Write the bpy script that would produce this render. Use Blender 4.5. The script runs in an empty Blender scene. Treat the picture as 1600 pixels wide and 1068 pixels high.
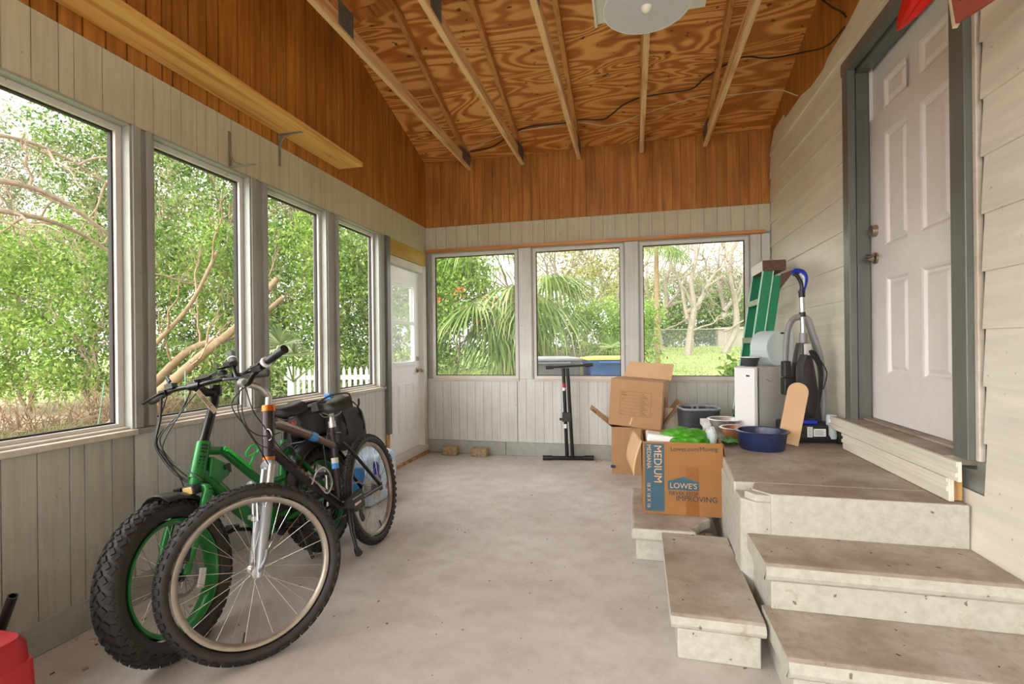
import bpy, bmesh, math, random
import numpy as np
from mathutils import Vector, Matrix
random.seed(7); RNG = np.random.default_rng(11)
PI = math.pi
FILL_GLOW, EXPO = 5.0, 1.28
SC = bpy.context.scene
COL = SC.collection

# ------------------------------------------------------------------ materials
def lin(c):
    r = []
    for v in c[:3]:
        v = v/255.0
        r.append(v/12.92 if v <= 0.04045 else ((v+0.055)/1.055)**2.4)
    return (r[0], r[1], r[2], 1.0)

class NT:
    def __init__(s, name):
        s.m = bpy.data.materials.new(name); s.m.use_nodes = True
        s.t = s.m.node_tree; s.t.nodes.clear()
        s.out = s.t.nodes.new('ShaderNodeOutputMaterial')
    def n(s, typ, **kw):
        nd = s.t.nodes.new(typ)
        for k, v in kw.items():
            setattr(nd, k, v)
        return nd
    def l(s, a, b): s.t.links.new(a, b)
    def val(s, sock, v):
        if hasattr(v, 'is_linked') or isinstance(v, bpy.types.NodeSocket): s.l(v, sock)
        else: sock.default_value = v
    def coords(s, scale=(1, 1, 1), rot=(0, 0, 0)):
        tc = s.n('ShaderNodeTexCoord'); mp = s.n('ShaderNodeMapping')
        mp.inputs['Scale'].default_value = scale; mp.inputs['Rotation'].default_value = rot
        s.l(tc.outputs['Object'], mp.inputs['Vector']); return mp.outputs['Vector']
    def noise(s, vec, scale, detail=4, rough=0.55, dist=0.0):
        nd = s.n('ShaderNodeTexNoise'); s.l(vec, nd.inputs['Vector'])
        nd.inputs['Scale'].default_value = scale; nd.inputs['Detail'].default_value = detail
        nd.inputs['Roughness'].default_value = rough; nd.inputs['Distortion'].default_value = dist
        return nd.outputs['Fac']
    def math(s, op, a, b=0.0):
        nd = s.n('ShaderNodeMath', operation=op); s.val(nd.inputs[0], a); s.val(nd.inputs[1], b); return nd.outputs[0]
    def ramp(s, fac, stops):
        nd = s.n('ShaderNodeValToRGB'); s.l(fac, nd.inputs[0]); e = nd.color_ramp.elements
        while len(e) < len(stops): e.new(0.5)
        for el, (p, c) in zip(e, stops):
            el.position = p; el.color = c if len(c) == 4 else lin(c)
        return nd.outputs[0]
    def mix(s, fac, a, b, blend='MIX'):
        nd = s.n('ShaderNodeMix', data_type='RGBA', blend_type=blend)
        s.val(nd.inputs[0], fac); s.val(nd.inputs[6], a); s.val(nd.inputs[7], b); return nd.outputs[2]
    def bsdf(s, col, rough=0.6, metal=0.0, height=None, bump=0.2, dist=0.01, **kw):
        b = s.n('ShaderNodeBsdfPrincipled')
        s.val(b.inputs['Base Color'], col); s.val(b.inputs['Roughness'], rough); b.inputs['Metallic'].default_value = metal
        for k, v in kw.items(): b.inputs[k].default_value = v
        if height is not None:
            bp = s.n('ShaderNodeBump'); bp.inputs['Strength'].default_value = bump; bp.inputs['Distance'].default_value = dist
            s.l(height, bp.inputs['Height']); s.l(bp.outputs[0], b.inputs['Normal'])
        s.l(b.outputs[0], s.out.inputs[0]); return b

def M_simple(name, c, rough=0.5, metal=0.0, var=0.12, scale=18, bump=0.08, **kw):
    n = NT(name); v = n.coords(); f = n.noise(v, scale, 5)
    a = lin(c); d = tuple(x*(1-var) for x in a[:3])+(1,); u = tuple(min(1, x*(1+var)) for x in a[:3])+(1,)
    col = n.ramp(f, [(0.3, d), (0.7, u)])
    n.bsdf(col, rough, metal, f, bump, 0.004, **kw); return n.m

def M_paint(name, c, dirt, dirt_amt=0.5, grain=(40, 40, 2.2), rough=0.55, bump=0.35, var=0.20):
    """painted rough-sawn wood: vertical grain, patches of grime and chips"""
    n = NT(name); v = n.coords(grain); g = n.noise(v, 1.0, 6, 0.65)
    v2 = n.coords(); big = n.noise(v2, 1.7, 5, 0.6); sp = n.noise(v2, 34, 3, 0.5)
    base = n.ramp(g, [(0.25, tuple(x*(1-var) for x in lin(c)[:3])+(1,)), (0.6, lin(c)), (0.85, tuple(min(1, x*(1+var*0.5)) for x in lin(c)[:3])+(1,))])
    fac = n.math('MULTIPLY', n.ramp(big, [(0.42, (0, 0, 0, 1)), (0.72, (1, 1, 1, 1))]), dirt_amt)
    col = n.mix(fac, base, lin(dirt))
    chip = n.ramp(sp, [(0.71, (0, 0, 0, 1)), (0.76, (1, 1, 1, 1))])
    col = n.mix(n.math('MULTIPLY', chip, 0.55), col, lin((92, 80, 62)))
    n.bsdf(col, rough, 0, g, bump, 0.004); return n.m

def M_wood(name, light, dark, scale=(1, 12, 12), ring=7.0, rough=0.6, per_board=True, contrast=(0.25, 0.75)):
    """sawn wood with grain running along the first axis of the mapping"""
    n = NT(name); v = n.coords(scale); big = n.noise(v, 1.0, 4, 0.55, 0.4)
    s_ = n.math('SINE', n.math('MULTIPLY', big, ring*PI)); s_ = n.math('MULTIPLY_ADD', s_, 0.5); 
    s_.node.inputs[2].default_value = 0.5
    fine = n.noise(n.coords(tuple(x*6 for x in scale)), 1.0, 4, 0.7)
    f = n.math('ADD', n.math('MULTIPLY', s_, 0.62), n.math('MULTIPLY', fine, 0.38))
    col = n.ramp(f, [(contrast[0], dark), (contrast[1], light)])
    if per_board:
        geo = n.n('ShaderNodeNewGeometry')
        hsv = n.n('ShaderNodeHueSaturation'); n.l(col, hsv.inputs['Color'])
        vv = n.math('MULTIPLY_ADD', geo.outputs['Random Per Island'], 0.45); vv.node.inputs[2].default_value = 0.78
        n.l(vv, hsv.inputs['Value']); col = hsv.outputs[0]
    kn = n.noise(n.coords(), 9, 2, 0.4)
    col = n.mix(n.math('MULTIPLY', n.ramp(kn, [(0.74, (0, 0, 0, 1)), (0.78, (1, 1, 1, 1))]), 0.7), col, tuple(x*0.35 for x in lin(dark)[:3])+(1,))
    n.bsdf(col, rough, 0, f, 0.2, 0.003); return n.m

MAT = {}
def mk():
    MAT['siding_white'] = M_paint('painted siding', (203, 196, 172), (160, 146, 116), 0.35)
    MAT['siding_gray'] = M_paint('grey painted siding', (210, 211, 205), (172, 167, 152), 0.45)
    MAT['siding_worn'] = M_paint('worn grey painted siding', (186, 183, 170), (146, 134, 116), 0.6, bump=0.5)
    MAT['trim_gray'] = M_paint('grey trim paint', (160, 162, 156), (120, 110, 92), 0.4, grain=(14, 14, 1.2), bump=0.05, var=0.07)
    MAT['frame_white'] = M_paint('white window frame', (214, 210, 204), (178, 160, 140), 0.4, grain=(8, 8, 8), bump=0.05, var=0.06)
    MAT['sill'] = M_paint('weathered sill', (208, 200, 186), (172, 146, 114), 0.7, grain=(6, 30, 30))
    MAT['curb'] = M_paint('painted concrete curb', (168, 170, 164), (132, 124, 108), 0.5, grain=(14, 14, 14), rough=0.8)
    MAT['lap'] = M_paint('white lap siding', (228, 222, 206), (208, 196, 172), 0.35, grain=(2, 1.2, 14), rough=0.36, bump=0.05)
    MAT['casing'] = M_paint('grey green casing paint', (106, 109, 104), (74, 74, 66), 0.4, grain=(30, 30, 2), rough=0.3, bump=0.1)
    MAT['door_white'] = M_simple('white door paint', (226, 220, 216), 0.32, var=0.03, bump=0.02)
    MAT['door_bright'] = M_simple('bright white door', (242, 242, 244), 0.32, var=0.02, bump=0.01)
    MAT['bracket'] = M_simple('tarnished bracket', (138, 132, 120), 0.5, 0.3)
    MAT['gasket'] = M_simple('dark gasket', (44, 38, 34), 0.8)
    # brown grooved siding
    n = NT('brown stained siding'); v = n.coords((22, 22, 1.4)); g = n.noise(v, 1.0, 6, 0.65, 0.6)
    v2 = n.coords((2.0, 2.0, 0.8)); b2 = n.noise(v2, 2.2, 4)
    f = n.math('ADD', n.math('MULTIPLY', g, 0.7), n.math('MULTIPLY', b2, 0.3))
    col = n.ramp(f, [(0.3, (126, 76, 24)), (0.5, (172, 108, 40)), (0.7, (206, 144, 66))])
    geo = n.n('ShaderNodeNewGeometry'); hs = n.n('ShaderNodeHueSaturation'); n.l(col, hs.inputs['Color'])
    vv = n.math('MULTIPLY_ADD', geo.outputs['Random Per Island'], 0.2); vv.node.inputs[2].default_value = 0.9
    n.l(vv, hs.inputs['Value']); n.bsdf(hs.outputs[0], 0.55, 0, g, 0.35, 0.004); MAT['siding_brown'] = n.m
    # rotary cut plywood: contour bands of a stretched noise
    n = NT('rotary cut plywood'); v = n.coords((0.62, 2.5, 2.5)); b = n.noise(v, 1.3, 2, 0.42, 0.8)
    w = n.math('SINE', n.math('MULTIPLY', b, 74.0)); w = n.math('MULTIPLY_ADD', w, 0.5); w.node.inputs[2].default_value = 0.5
    fine = n.noise(n.coords((5, 60, 60)), 1.0, 4, 0.7)
    f = n.math('ADD', n.math('MULTIPLY', w, 0.72), n.math('MULTIPLY', fine, 0.28))
    col = n.ramp(f, [(0.2, (178, 106, 42)), (0.45, (204, 132, 60)), (0.75, (234, 172, 100))])
    tone = n.noise(n.coords(), 0.9, 3)
    col = n.mix(n.ramp(tone, [(0.35, (0, 0, 0, 1)), (0.7, (0.45, 0.45, 0.45, 1))]), col, lin((176, 108, 44)))
    spk = n.noise(n.coords((14, 22, 22)), 1.0, 1, 0.3)
    col = n.mix(n.ramp(spk, [(0.735, (0, 0, 0, 1)), (0.76, (0.85, 0.85, 0.85, 1))]), col, lin((62, 32, 14)))
    n.bsdf(col, 0.5, 0, f, 0.12, 0.003); MAT['plywood'] = n.m
    MAT['truss'] = M_wood('rough truss lumber', (240, 196, 146), (204, 150, 98), (14, 1.0, 14), 5)
    MAT['truss_old'] = M_wood('darker truss lumber', (206, 142, 80), (146, 88, 40), (14, 1.2, 14), 5)
    MAT['pine'] = M_wood('new yellow pine', (226, 176, 98), (196, 136, 62), (10, 0.6, 10), 5, per_board=False)
    MAT['pine_x'] = M_wood('new pine strip', (216, 152, 96), (186, 118, 62), (0.6, 14, 14), 4, per_board=False)
    MAT['header_yellow'] = M_wood('yellow plywood header', (206, 172, 92), (178, 142, 64), (8, 0.8, 6), 4, per_board=False)
    MAT['raw_wood'] = M_wood('raw wood edge', (196, 152, 96), (140, 96, 54), (14, 14, 1), 4, per_board=False)
    # concrete floor
    n = NT('concrete slab'); v = n.coords(); a = n.noise(v, 0.9, 6, 0.6); b = n.noise(v, 7, 8, 0.7); c = n.noise(v, 60, 4, 0.6)
    col = n.ramp(a, [(0.3, (176, 168, 160)), (0.52, (198, 191, 185)), (0.72, (216, 211, 206))])
    col = n.mix(n.math('MULTIPLY', n.ramp(b, [(0.45, (0, 0, 0, 1)), (0.75, (1, 1, 1, 1))]), 0.5), col, lin((158, 146, 132)))
    col = n.mix(n.math('MULTIPLY', n.ramp(c, [(0.66, (0, 0, 0, 1)), (0.72, (1, 1, 1, 1))]), 0.4), col, lin((226, 220, 212)))
    sp = n.noise(v, 26, 2, 0.4)
    col = n.mix(n.math('MULTIPLY', n.ramp(sp, [(0.745, (0, 0, 0, 1)), (0.765, (1, 1, 1, 1))]), 0.8), col, lin((64, 50, 38)))
    n.bsdf(col, n.ramp(b, [(0.3, (0.45, 0.45, 0.45, 1)), (0.8, (0.75, 0.75, 0.75, 1))]), 0, b, 0.12, 0.004); MAT['floor'] = n.m
    # painted, stained step concrete (treads and risers)
    n = NT('dirty step tread'); v = n.coords(); a = n.noise(v, 2.6, 6, 0.65); b = n.noise(v, 22, 5, 0.65)
    col = n.ramp(a, [(0.3, (134, 118, 100)), (0.5, (168, 155, 140)), (0.7, (192, 184, 174))])
    col = n.mix(n.math('MULTIPLY', n.ramp(b, [(0.5, (0, 0, 0, 1)), (0.75, (1, 1, 1, 1))]), 0.35), col, lin((118, 98, 76)))
    sp = n.noise(v, 30, 2, 0.4)
    col = n.mix(n.math('MULTIPLY', n.ramp(sp, [(0.73, (0, 0, 0, 1)), (0.75, (1, 1, 1, 1))]), 0.9), col, lin((46, 36, 28)))
    n.bsdf(col, 0.7, 0, b, 0.25, 0.004); MAT['tread'] = n.m
    n = NT('flaking white step paint'); v = n.coords(); a = n.noise(v, 3.2, 6, 0.65); b = n.noise(v, 26, 5, 0.65)
    col = n.ramp(b, [(0.25, (168, 164, 150)), (0.6, (188, 185, 172))])
    col = n.mix(n.ramp(a, [(0.6, (0, 0, 0, 1)), (0.64, (0.75, 0.75, 0.75, 1))]), col, lin((158, 140, 120)))
    sp = n.noise(v, 24, 2, 0.5)
    col = n.mix(n.math('MULTIPLY', n.ramp(sp, [(0.71, (0, 0, 0, 1)), (0.735, (1, 1, 1, 1))]), 0.8), col, lin((88, 72, 54)))
    n.bsdf(col, 0.65, 0, b, 0.3, 0.004); MAT['riser'] = n.m
    # insect screen: fine mesh seen as an even veil
    n = NT('insect screen'); tr = n.n('ShaderNodeBsdfTransparent'); df = n.n('ShaderNodeBsdfDiffuse'); df.inputs[0].default_value = lin((190, 190, 186))
    mx = n.n('ShaderNodeMixShader'); mx.inputs[0].default_value = 0.13
    n.l(tr.outputs[0], mx.inputs[1]); n.l(df.outputs[0], mx.inputs[2]); n.l(mx.outputs[0], n.out.inputs[0]); MAT['screen'] = n.m
    n = NT('dusty glass'); tr = n.n('ShaderNodeBsdfTransparent'); gl = n.n('ShaderNodeBsdfGlossy'); gl.inputs['Roughness'].default_value = 0.05
    df = n.n('ShaderNodeBsdfDiffuse'); df.inputs[0].default_value = lin((214, 218, 208))
    m1 = n.n('ShaderNodeMixShader'); m1.inputs[0].default_value = 0.3; n.l(tr.outputs[0], m1.inputs[1]); n.l(df.outputs[0], m1.inputs[2])
    m2 = n.n('ShaderNodeMixShader'); m2.inputs[0].default_value = 0.06; n.l(m1.outputs[0], m2.inputs[1]); n.l(gl.outputs[0], m2.inputs[2])
    n.l(m2.outputs[0], n.out.inputs[0]); MAT['glass'] = n.m
    S = M_simple
    MAT['steel'] = S('grey steel', (120, 122, 124), 0.45, 0.8)
    MAT['gusset'] = S('galvanised plate', (104, 106, 106), 0.6, 0.35, var=0.3)
    MAT['chrome'] = S('bright metal', (206, 202, 196), 0.22, 1.0, var=0.03, bump=0)
    MAT['nickel'] = S('satin nickel', (176, 158, 138), 0.28, 1.0, var=0.03, bump=0)
    MAT['alu'] = S('brushed aluminium', (186, 184, 180), 0.34, 0.9, var=0.05, bump=0.02)
    MAT['silver_paint'] = S('silver fork paint', (150, 152, 155), 0.3, 0.25, var=0.02, bump=0)
    MAT['black'] = S('black plastic', (30, 29, 29), 0.42)
    MAT['black_gloss'] = S('gloss black', (26, 22, 22), 0.2, var=0.05, bump=0)
    MAT['black_metal'] = S('black powder coat', (22, 20, 20), 0.35, 0.2)
    MAT['rubber'] = S('tyre rubber', (34, 30, 28), 0.7, var=0.25, scale=40)
    MAT['rubber_side'] = S('tyre sidewall', (42, 36, 33), 0.6, var=0.2)
    MAT['grip'] = S('dark grey grip', (66, 62, 60), 0.7)
    MAT['vinyl'] = S('black vinyl', (40, 39, 40), 0.38, var=0.1)
    MAT['nylon'] = S('black nylon', (44, 41, 42), 0.7, var=0.3, bump=0.3)
    MAT['green_paint'] = S('green frame paint', (30, 112, 48), 0.28, 0.15, var=0.06, bump=0)
    MAT['green_bright'] = S('bright green', (42, 196, 70), 0.4, var=0.05)
    MAT['frame_dark'] = S('dark bronze frame', (48, 40, 40), 0.25, 0.45, var=0.05, bump=0)
    MAT['frame_bronze'] = S('bronze grey frame', (116, 98, 90), 0.28, 0.6, var=0.05, bump=0)
    MAT['copper_ring'] = S('copper anodised', (190, 102, 40), 0.3, 0.8, bump=0)
    MAT['rim_alu'] = S('dull rim', (160, 150, 138), 0.35, 0.7, bump=0)
    MAT['blue_decal'] = S('blue decal', (62, 140, 214), 0.4, bump=0)
    MAT['white_decal'] = S('pale decal', (206, 198, 188), 0.5, bump=0)
    MAT['red_plastic'] = S('red reflector', (176, 26, 28), 0.3, bump=0)
    MAT['lens'] = S('headlight lens', (214, 186, 120), 0.15, bump=0)
    MAT['card'] = S('cardboard', (172, 132, 92), 0.75, var=0.06, scale=6)
    MAT['card_pale'] = S('pale cardboard', (204, 166, 126), 0.75, var=0.05, scale=6)
    MAT['card_orange'] = S('kraft cardboard', (152, 104, 54), 0.7, var=0.07, scale=6)
    MAT['tape'] = S('brown tape', (140, 90, 42), 0.3, var=0.05)
    MAT['print_blue'] = S('blue print', (52, 86, 100), 0.6, var=0.08)
    MAT['print_dark'] = S('dark print', (84, 54, 36), 0.7)
    MAT['print_brown'] = S('brown print', (112, 70, 34), 0.7)
    MAT['print_navy'] = S('navy print', (46, 52, 62), 0.7)
    MAT['print_red'] = S('red print', (206, 84, 60), 0.7)
    MAT['bag_green'] = S('green fabric', (66, 146, 22), 0.5, var=0.10)
    MAT['bin_gray'] = S('dark grey plastic', (62, 64, 70), 0.4)
    MAT['bin_lid'] = S('pale grey lid', (148, 148, 152), 0.4)
    MAT['bin_body'] = S('grey cart', (104, 104, 110), 0.5)
    MAT['bin_blue'] = S('blue cart', (62, 98, 158), 0.5)
    MAT['bin_yellow'] = S('yellow lid', (232, 214, 96), 0.5)
    MAT['white_plastic'] = S('white plastic', (228, 228, 226), 0.38, var=0.02, bump=0)
    MAT['gray_plastic'] = S('pale grey plastic', (186, 184, 180), 0.45, var=0.03)
    MAT['navy'] = S('navy plastic', (38, 46, 82), 0.3, var=0.06, bump=0)
    MAT['copper'] = S('copper bowl', (186, 128, 96), 0.35, 0.6, var=0.12)
    MAT['ladder_green'] = S('green fibreglass', (8, 124, 84), 0.45, var=0.15, scale=30)
    MAT['ladder_edge'] = S('pale green edge', (176, 220, 200), 0.5)
    MAT['rust'] = S('rusty dark cap', (96, 66, 56), 0.7, var=0.35, scale=40)
    MAT['royal_blue'] = S('royal blue plastic', (28, 48, 176), 0.35, bump=0)
    MAT['vac_gray'] = S('grey translucent plastic', (138, 136, 136), 0.35, var=0.06)
    MAT['vac_dark'] = S('smoked plastic', (58, 50, 48), 0.3, var=0.15)
    MAT['red_stool'] = S('red plastic', (168, 24, 36), 0.4, var=0.05)
    MAT['red_cloth'] = S('glossy red fabric', (214, 14, 8), 0.35, var=0.25, scale=10)
    MAT['faded_red'] = S('faded red card', (168, 84, 70), 0.7, var=0.06)
    MAT['cream'] = S('cream card edge', (214, 198, 168), 0.7)
    MAT['brick'] = S('rough paver', (164, 142, 108), 0.9, var=0.35, scale=60, bump=0.6)
    MAT['lamp_white'] = S('white enamel', (226, 226, 224), 0.4, var=0.02, bump=0)
    MAT['lamp_inner'] = S('satin reflector', (206, 204, 214), 0.4, 0.0, var=0.03, bump=0)
    MAT['bulb'] = S('frosted bulb', (244, 240, 228), 0.25, var=0.02, bump=0)
    MAT['panel_white'] = S('white panel', (224, 224, 212), 0.5, var=0.03)
    MAT['cable_black'] = S('black cable', (30, 24, 22), 0.5)
    MAT['cable_white'] = S('white cable', (206, 192, 168), 0.5)
    MAT['wrap_blue'] = S('pale blue wrapping', (186, 214, 236), 0.3, var=0.06, bump=0)
    MAT['teal_print'] = S('teal print', (12, 112, 150), 0.35, bump=0)
    MAT['pink_print'] = S('pink print', (226, 96, 160), 0.4, bump=0)
    n = NT('translucent tub'); tr = n.n('ShaderNodeBsdfTransparent'); pb = n.n('ShaderNodeBsdfPrincipled')
    pb.inputs['Base Color'].default_value = lin((226, 238, 242)); pb.inputs['Roughness'].default_value = 0.35
    mx = n.n('ShaderNodeMixShader'); mx.inputs[0].default_value = 0.62
    n.l(tr.outputs[0], mx.inputs[1]); n.l(pb.outputs[0], mx.inputs[2]); n.l(mx.outputs[0], n.out.inputs[0]); MAT['tub'] = n.m
mk()

# ------------------------------------------------------------------ mesh builder
class MB:
    """collects shapes and links them as ONE mesh object"""
    def __init__(s): s.v = []; s.f = []; s.fm = []; s.sm = []; s.m = 0; s.smooth = False
    def _add(s, vs, fs, smooth=None):
        o = len(s.v); s.v += [tuple(p) for p in vs]
        sm = s.smooth if smooth is None else smooth
        for f in fs: s.f.append(tuple(i+o for i in f)); s.fm.append(s.m); s.sm.append(sm)
    def box(s, a, b):
        x0, y0, z0 = (min(a[i], b[i]) for i in range(3)); x1, y1, z1 = (max(a[i], b[i]) for i in range(3))
        s._add([(x0,y0,z0),(x1,y0,z0),(x1,y1,z0),(x0,y1,z0),(x0,y0,z1),(x1,y0,z1),(x1,y1,z1),(x0,y1,z1)],
               [(0,3,2,1),(4,5,6,7),(0,1,5,4),(1,2,6,5),(2,3,7,6),(3,0,4,7)], False)
    def obox(s, c, half, R):
        c = Vector(c); vs = []
        for z in (-1,1):
            for x, y in ((-1,-1),(1,-1),(1,1),(-1,1)):
                vs.append(c + R @ Vector((x*half[0], y*half[1], z*half[2])))
        s._add(vs, [(0,3,2,1),(4,5,6,7),(0,1,5,4),(1,2,6,5),(2,3,7,6),(3,0,4,7)], False)
    def hexa(s, pts):
        s._add(pts, [(0,3,2,1),(4,5,6,7),(0,1,5,4),(1,2,6,5),(2,3,7,6),(3,0,4,7)], False)
    def bar(s, p, q, w, t, up=(0,0,1)):
        """rectangular bar from p to q, w across, t along up"""
        p = Vector(p); q = Vector(q); d = (q-p).normalized(); u = Vector(up)
        x = d.cross(u); x = x.normalized() if x.length > 1e-6 else Vector((1,0,0)); u = x.cross(d).normalized()
        R = Matrix((x, d, u)).transposed(); s.obox((p+q)/2, (w/2, (q-p).length/2, t/2), R)
    def prism(s, poly, vec):
        n = len(poly); vec = Vector(vec); a = [Vector(p) for p in poly]; b = [p+vec for p in a]
        s._add(a+b, [tuple(range(n-1,-1,-1)), tuple(range(n,2*n))]+[(i,(i+1)%n,n+(i+1)%n,n+i) for i in range(n)], False)
    def quad(s, a, b, c, d): s._add([a,b,c,d], [(0,1,2,3)])
    def tube(s, pts, r, seg=10, closed=False, caps=True, flat=1.0):
        pts = [Vector(p) for p in pts]; n = len(pts); rs = r if isinstance(r, (list, tuple)) else [r]*n
        T = []
        for i in range(n):
            if closed: t = pts[(i+1)%n]-pts[i-1]
            else: t = pts[min(i+1,n-1)]-pts[max(i-1,0)]
            T.append(t.normalized() if t.length > 1e-9 else Vector((0,0,1)))
        u = T[0].orthogonal().normalized(); vs = []
        for i in range(n):
            u = (u - T[i]*u.dot(T[i])); u = u.normalized() if u.length > 1e-6 else T[i].orthogonal().normalized()
            w = T[i].cross(u)
            for k in range(seg):
                a = 2*PI*k/seg; vs.append(pts[i]+(u*math.cos(a)+w*math.sin(a)*flat)*rs[i])
        fs = []
        for i in range(n if closed else n-1):
            j = (i+1)%n
            for k in range(seg): fs.append((i*seg+k, i*seg+(k+1)%seg, j*seg+(k+1)%seg, j*seg+k))
        s._add(vs, fs, True)
        if caps and not closed:
            s._add(vs[:seg], [tuple(range(seg-1,-1,-1))], False); s._add(vs[-seg:], [tuple(range(seg))], False)
    def cyl(s, p, q, r0, r1=None, seg=20): s.tube([p, q], [r0, r0 if r1 is None else r1], seg)
    def lathe(s, prof, seg=32, M=None, close=False):
        M = M or Matrix(); vs = []; n = len(prof)
        for r, z in prof:
            for k in range(seg):
                a = 2*PI*k/seg; vs.append(M @ Vector((r*math.cos(a), r*math.sin(a), z)))
        fs = []
        for i in range(n if close else n-1):
            j = (i+1) % n
            for k in range(seg): fs.append((i*seg+k, i*seg+(k+1)%seg, j*seg+(k+1)%seg, j*seg+k))
        if not close:
            if prof[0][0] > 1e-6: fs.append(tuple(range(seg-1,-1,-1)))
            if prof[-1][0] > 1e-6: fs.append(tuple((n-1)*seg+k for k in range(seg)))
        s._add(vs, fs, True)
    def grid(s, P, smooth=True, thick=None):
        """P[i][j] points -> surface"""
        ni = len(P); nj = len(P[0]); vs = [p for row in P for p in row]
        s._add(vs, [(i*nj+j, i*nj+j+1, (i+1)*nj+j+1, (i+1)*nj+j) for i in range(ni-1) for j in range(nj-1)], smooth)
    def sphere(s, c, r, seg=16, rings=10, sc=(1,1,1)):
        c = Vector(c); prof = [(max(1e-7, math.sin(PI*i/rings)), -math.cos(PI*i/rings)) for i in range(rings+1)]
        M = Matrix.Translation(c) @ Matrix.Diagonal((r*sc[0], r*sc[1], r*sc[2], 1)); s.lathe(prof, seg, M)
    def xform(s, M): s.v = [tuple(M @ Vector(p)) for p in s.v]; return s
    def build(s, name, mats, parent=None, loc=None, bevel=0, sub=None, seg=2, solid=0, angle=40, subsurf=0):
        loc = Vector(loc) if loc is not None else Vector((0,0,0)); off = loc if sub is None else Vector(sub)
        me = bpy.data.meshes.new(name); me.from_pydata([tuple(Vector(p)-off) for p in s.v], [], s.f)
        if not isinstance(mats, (list, tuple)): mats = [mats]
        for m in mats: me.materials.append(MAT[m] if isinstance(m, str) else m)
        me.polygons.foreach_set('material_index', s.fm); me.polygons.foreach_set('use_smooth', s.sm); me.update()
        bm = bmesh.new(); bm.from_mesh(me); pass
        bmesh.ops.recalc_face_normals(bm, faces=bm.faces); bm.to_mesh(me); bm.free()
        if any(s.sm): me.set_sharp_from_angle(angle=math.radians(angle))
        o = bpy.data.objects.new(name, me); COL.objects.link(o)
        if parent is not None: o.parent = parent; o.location = (0,0,0)
        else: o.location = loc
        if bevel:
            b = o.modifiers.new('bevel', 'BEVEL'); b.width = bevel; b.segments = seg; b.limit_method = 'ANGLE'; b.angle_limit = 0.6
        if solid: q = o.modifiers.new('solid', 'SOLIDIFY'); q.thickness = solid; q.offset = 0
        if subsurf: q = o.modifiers.new('sub', 'SUBSURF'); q.levels = subsurf; q.render_levels = subsurf
        return o

def tag(o, label=None, cat=None, group=None, kind=None):
    if label: o['label'] = label
    if cat: o['category'] = cat
    if group: o['group'] = group
    if kind: o['kind'] = kind
    return o
def thing(name, label, cat, loc=(0,0,0), rot=(0,0,0), group=None, kind=None, M=None):
    o = bpy.data.objects.new(name, None); COL.objects.link(o); o.empty_display_size = 0.1
    if M is not None: o.matrix_world = M
    else: o.location = loc; o.rotation_euler = rot
    return tag(o, label, cat, group, kind)
def struct(o, label, cat='structure'): return tag(o, label, cat, None, 'structure')

def smooth_path(pts, n=8):
    """Catmull-Rom through pts"""
    P = [Vector(p) for p in pts]; P = [P[0]*2-P[1]]+P+[P[-1]*2-P[-2]]; out = []
    for i in range(1, len(P)-2):
        a, b, c, d = P[i-1], P[i], P[i+1], P[i+2]
        for k in range(n):
            t = k/n; out.append(0.5*((2*b)+(c-a)*t+(2*a-5*b+4*c-d)*t*t+(3*b-a-3*c+d)*t**3))
    out.append(P[-2]); return out

def text_mesh(name, body, mat, parent, M, size, extrude=0.0006, align='CENTER', width=1.0):
    cu = bpy.data.curves.new(name, 'FONT'); cu.body = body; cu.size = size; cu.extrude = extrude; cu.align_x = align; cu.align_y = 'CENTER'
    tmp = bpy.data.objects.new(name+'_tmp', cu); COL.objects.link(tmp)
    dg = bpy.context.evaluated_depsgraph_get(); me = bpy.data.meshes.new_from_object(tmp.evaluated_get(dg))
    bpy.data.objects.remove(tmp); bpy.data.curves.remove(cu)
    me.transform(M @ Matrix.Diagonal((width, 1, 1, 1))); me.materials.clear(); me.materials.append(MAT[mat]); me.name = name
    o = bpy.data.objects.new(name, me); COL.objects.link(o); o.parent = parent
    return o

# ------------------------------------------------------------------ camera, sky
cam = bpy.data.cameras.new('camera'); co = bpy.data.objects.new('camera', cam); COL.objects.link(co)
cam.sensor_width = 36; cam.lens = 770.04/1600*36; cam.shift_y = 5.43/1600; cam.clip_start = 0.02; cam.clip_end = 300
co.matrix_world = Matrix.Translation((0,0,1.25)) @ Matrix.Rotation(math.radians(13.786),4,'Z') @ Matrix.Rotation(PI/2,4,'X') @ Matrix.Rotation(math.radians(-0.6418),4,'Z')
SC.camera = co
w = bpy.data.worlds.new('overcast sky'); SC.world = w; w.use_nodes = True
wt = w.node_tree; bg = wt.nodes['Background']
def wn(t, **k):
    nd = wt.nodes.new(t)
    for a_, v_ in k.items(): setattr(nd, a_, v_)
    return nd
# overcast sky, with a bright lobe added behind the viewer as room fill
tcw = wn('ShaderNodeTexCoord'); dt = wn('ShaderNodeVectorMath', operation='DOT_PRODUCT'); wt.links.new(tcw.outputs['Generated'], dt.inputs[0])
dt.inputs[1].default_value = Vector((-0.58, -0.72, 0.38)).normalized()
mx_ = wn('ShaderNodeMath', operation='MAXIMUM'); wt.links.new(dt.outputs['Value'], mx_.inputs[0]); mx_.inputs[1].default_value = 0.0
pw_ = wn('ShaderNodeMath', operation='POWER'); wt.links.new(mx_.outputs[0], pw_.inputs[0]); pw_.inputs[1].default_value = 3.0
ma_ = wn('ShaderNodeMath', operation='MULTIPLY_ADD'); wt.links.new(pw_.outputs[0], ma_.inputs[0]); ma_.inputs[1].default_value = FILL_GLOW; ma_.inputs[2].default_value = 1.0
wt.links.new(ma_.outputs[0], bg.inputs[1]); bg.inputs[0].default_value = (1.0, 0.99, 0.975, 1)
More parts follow.
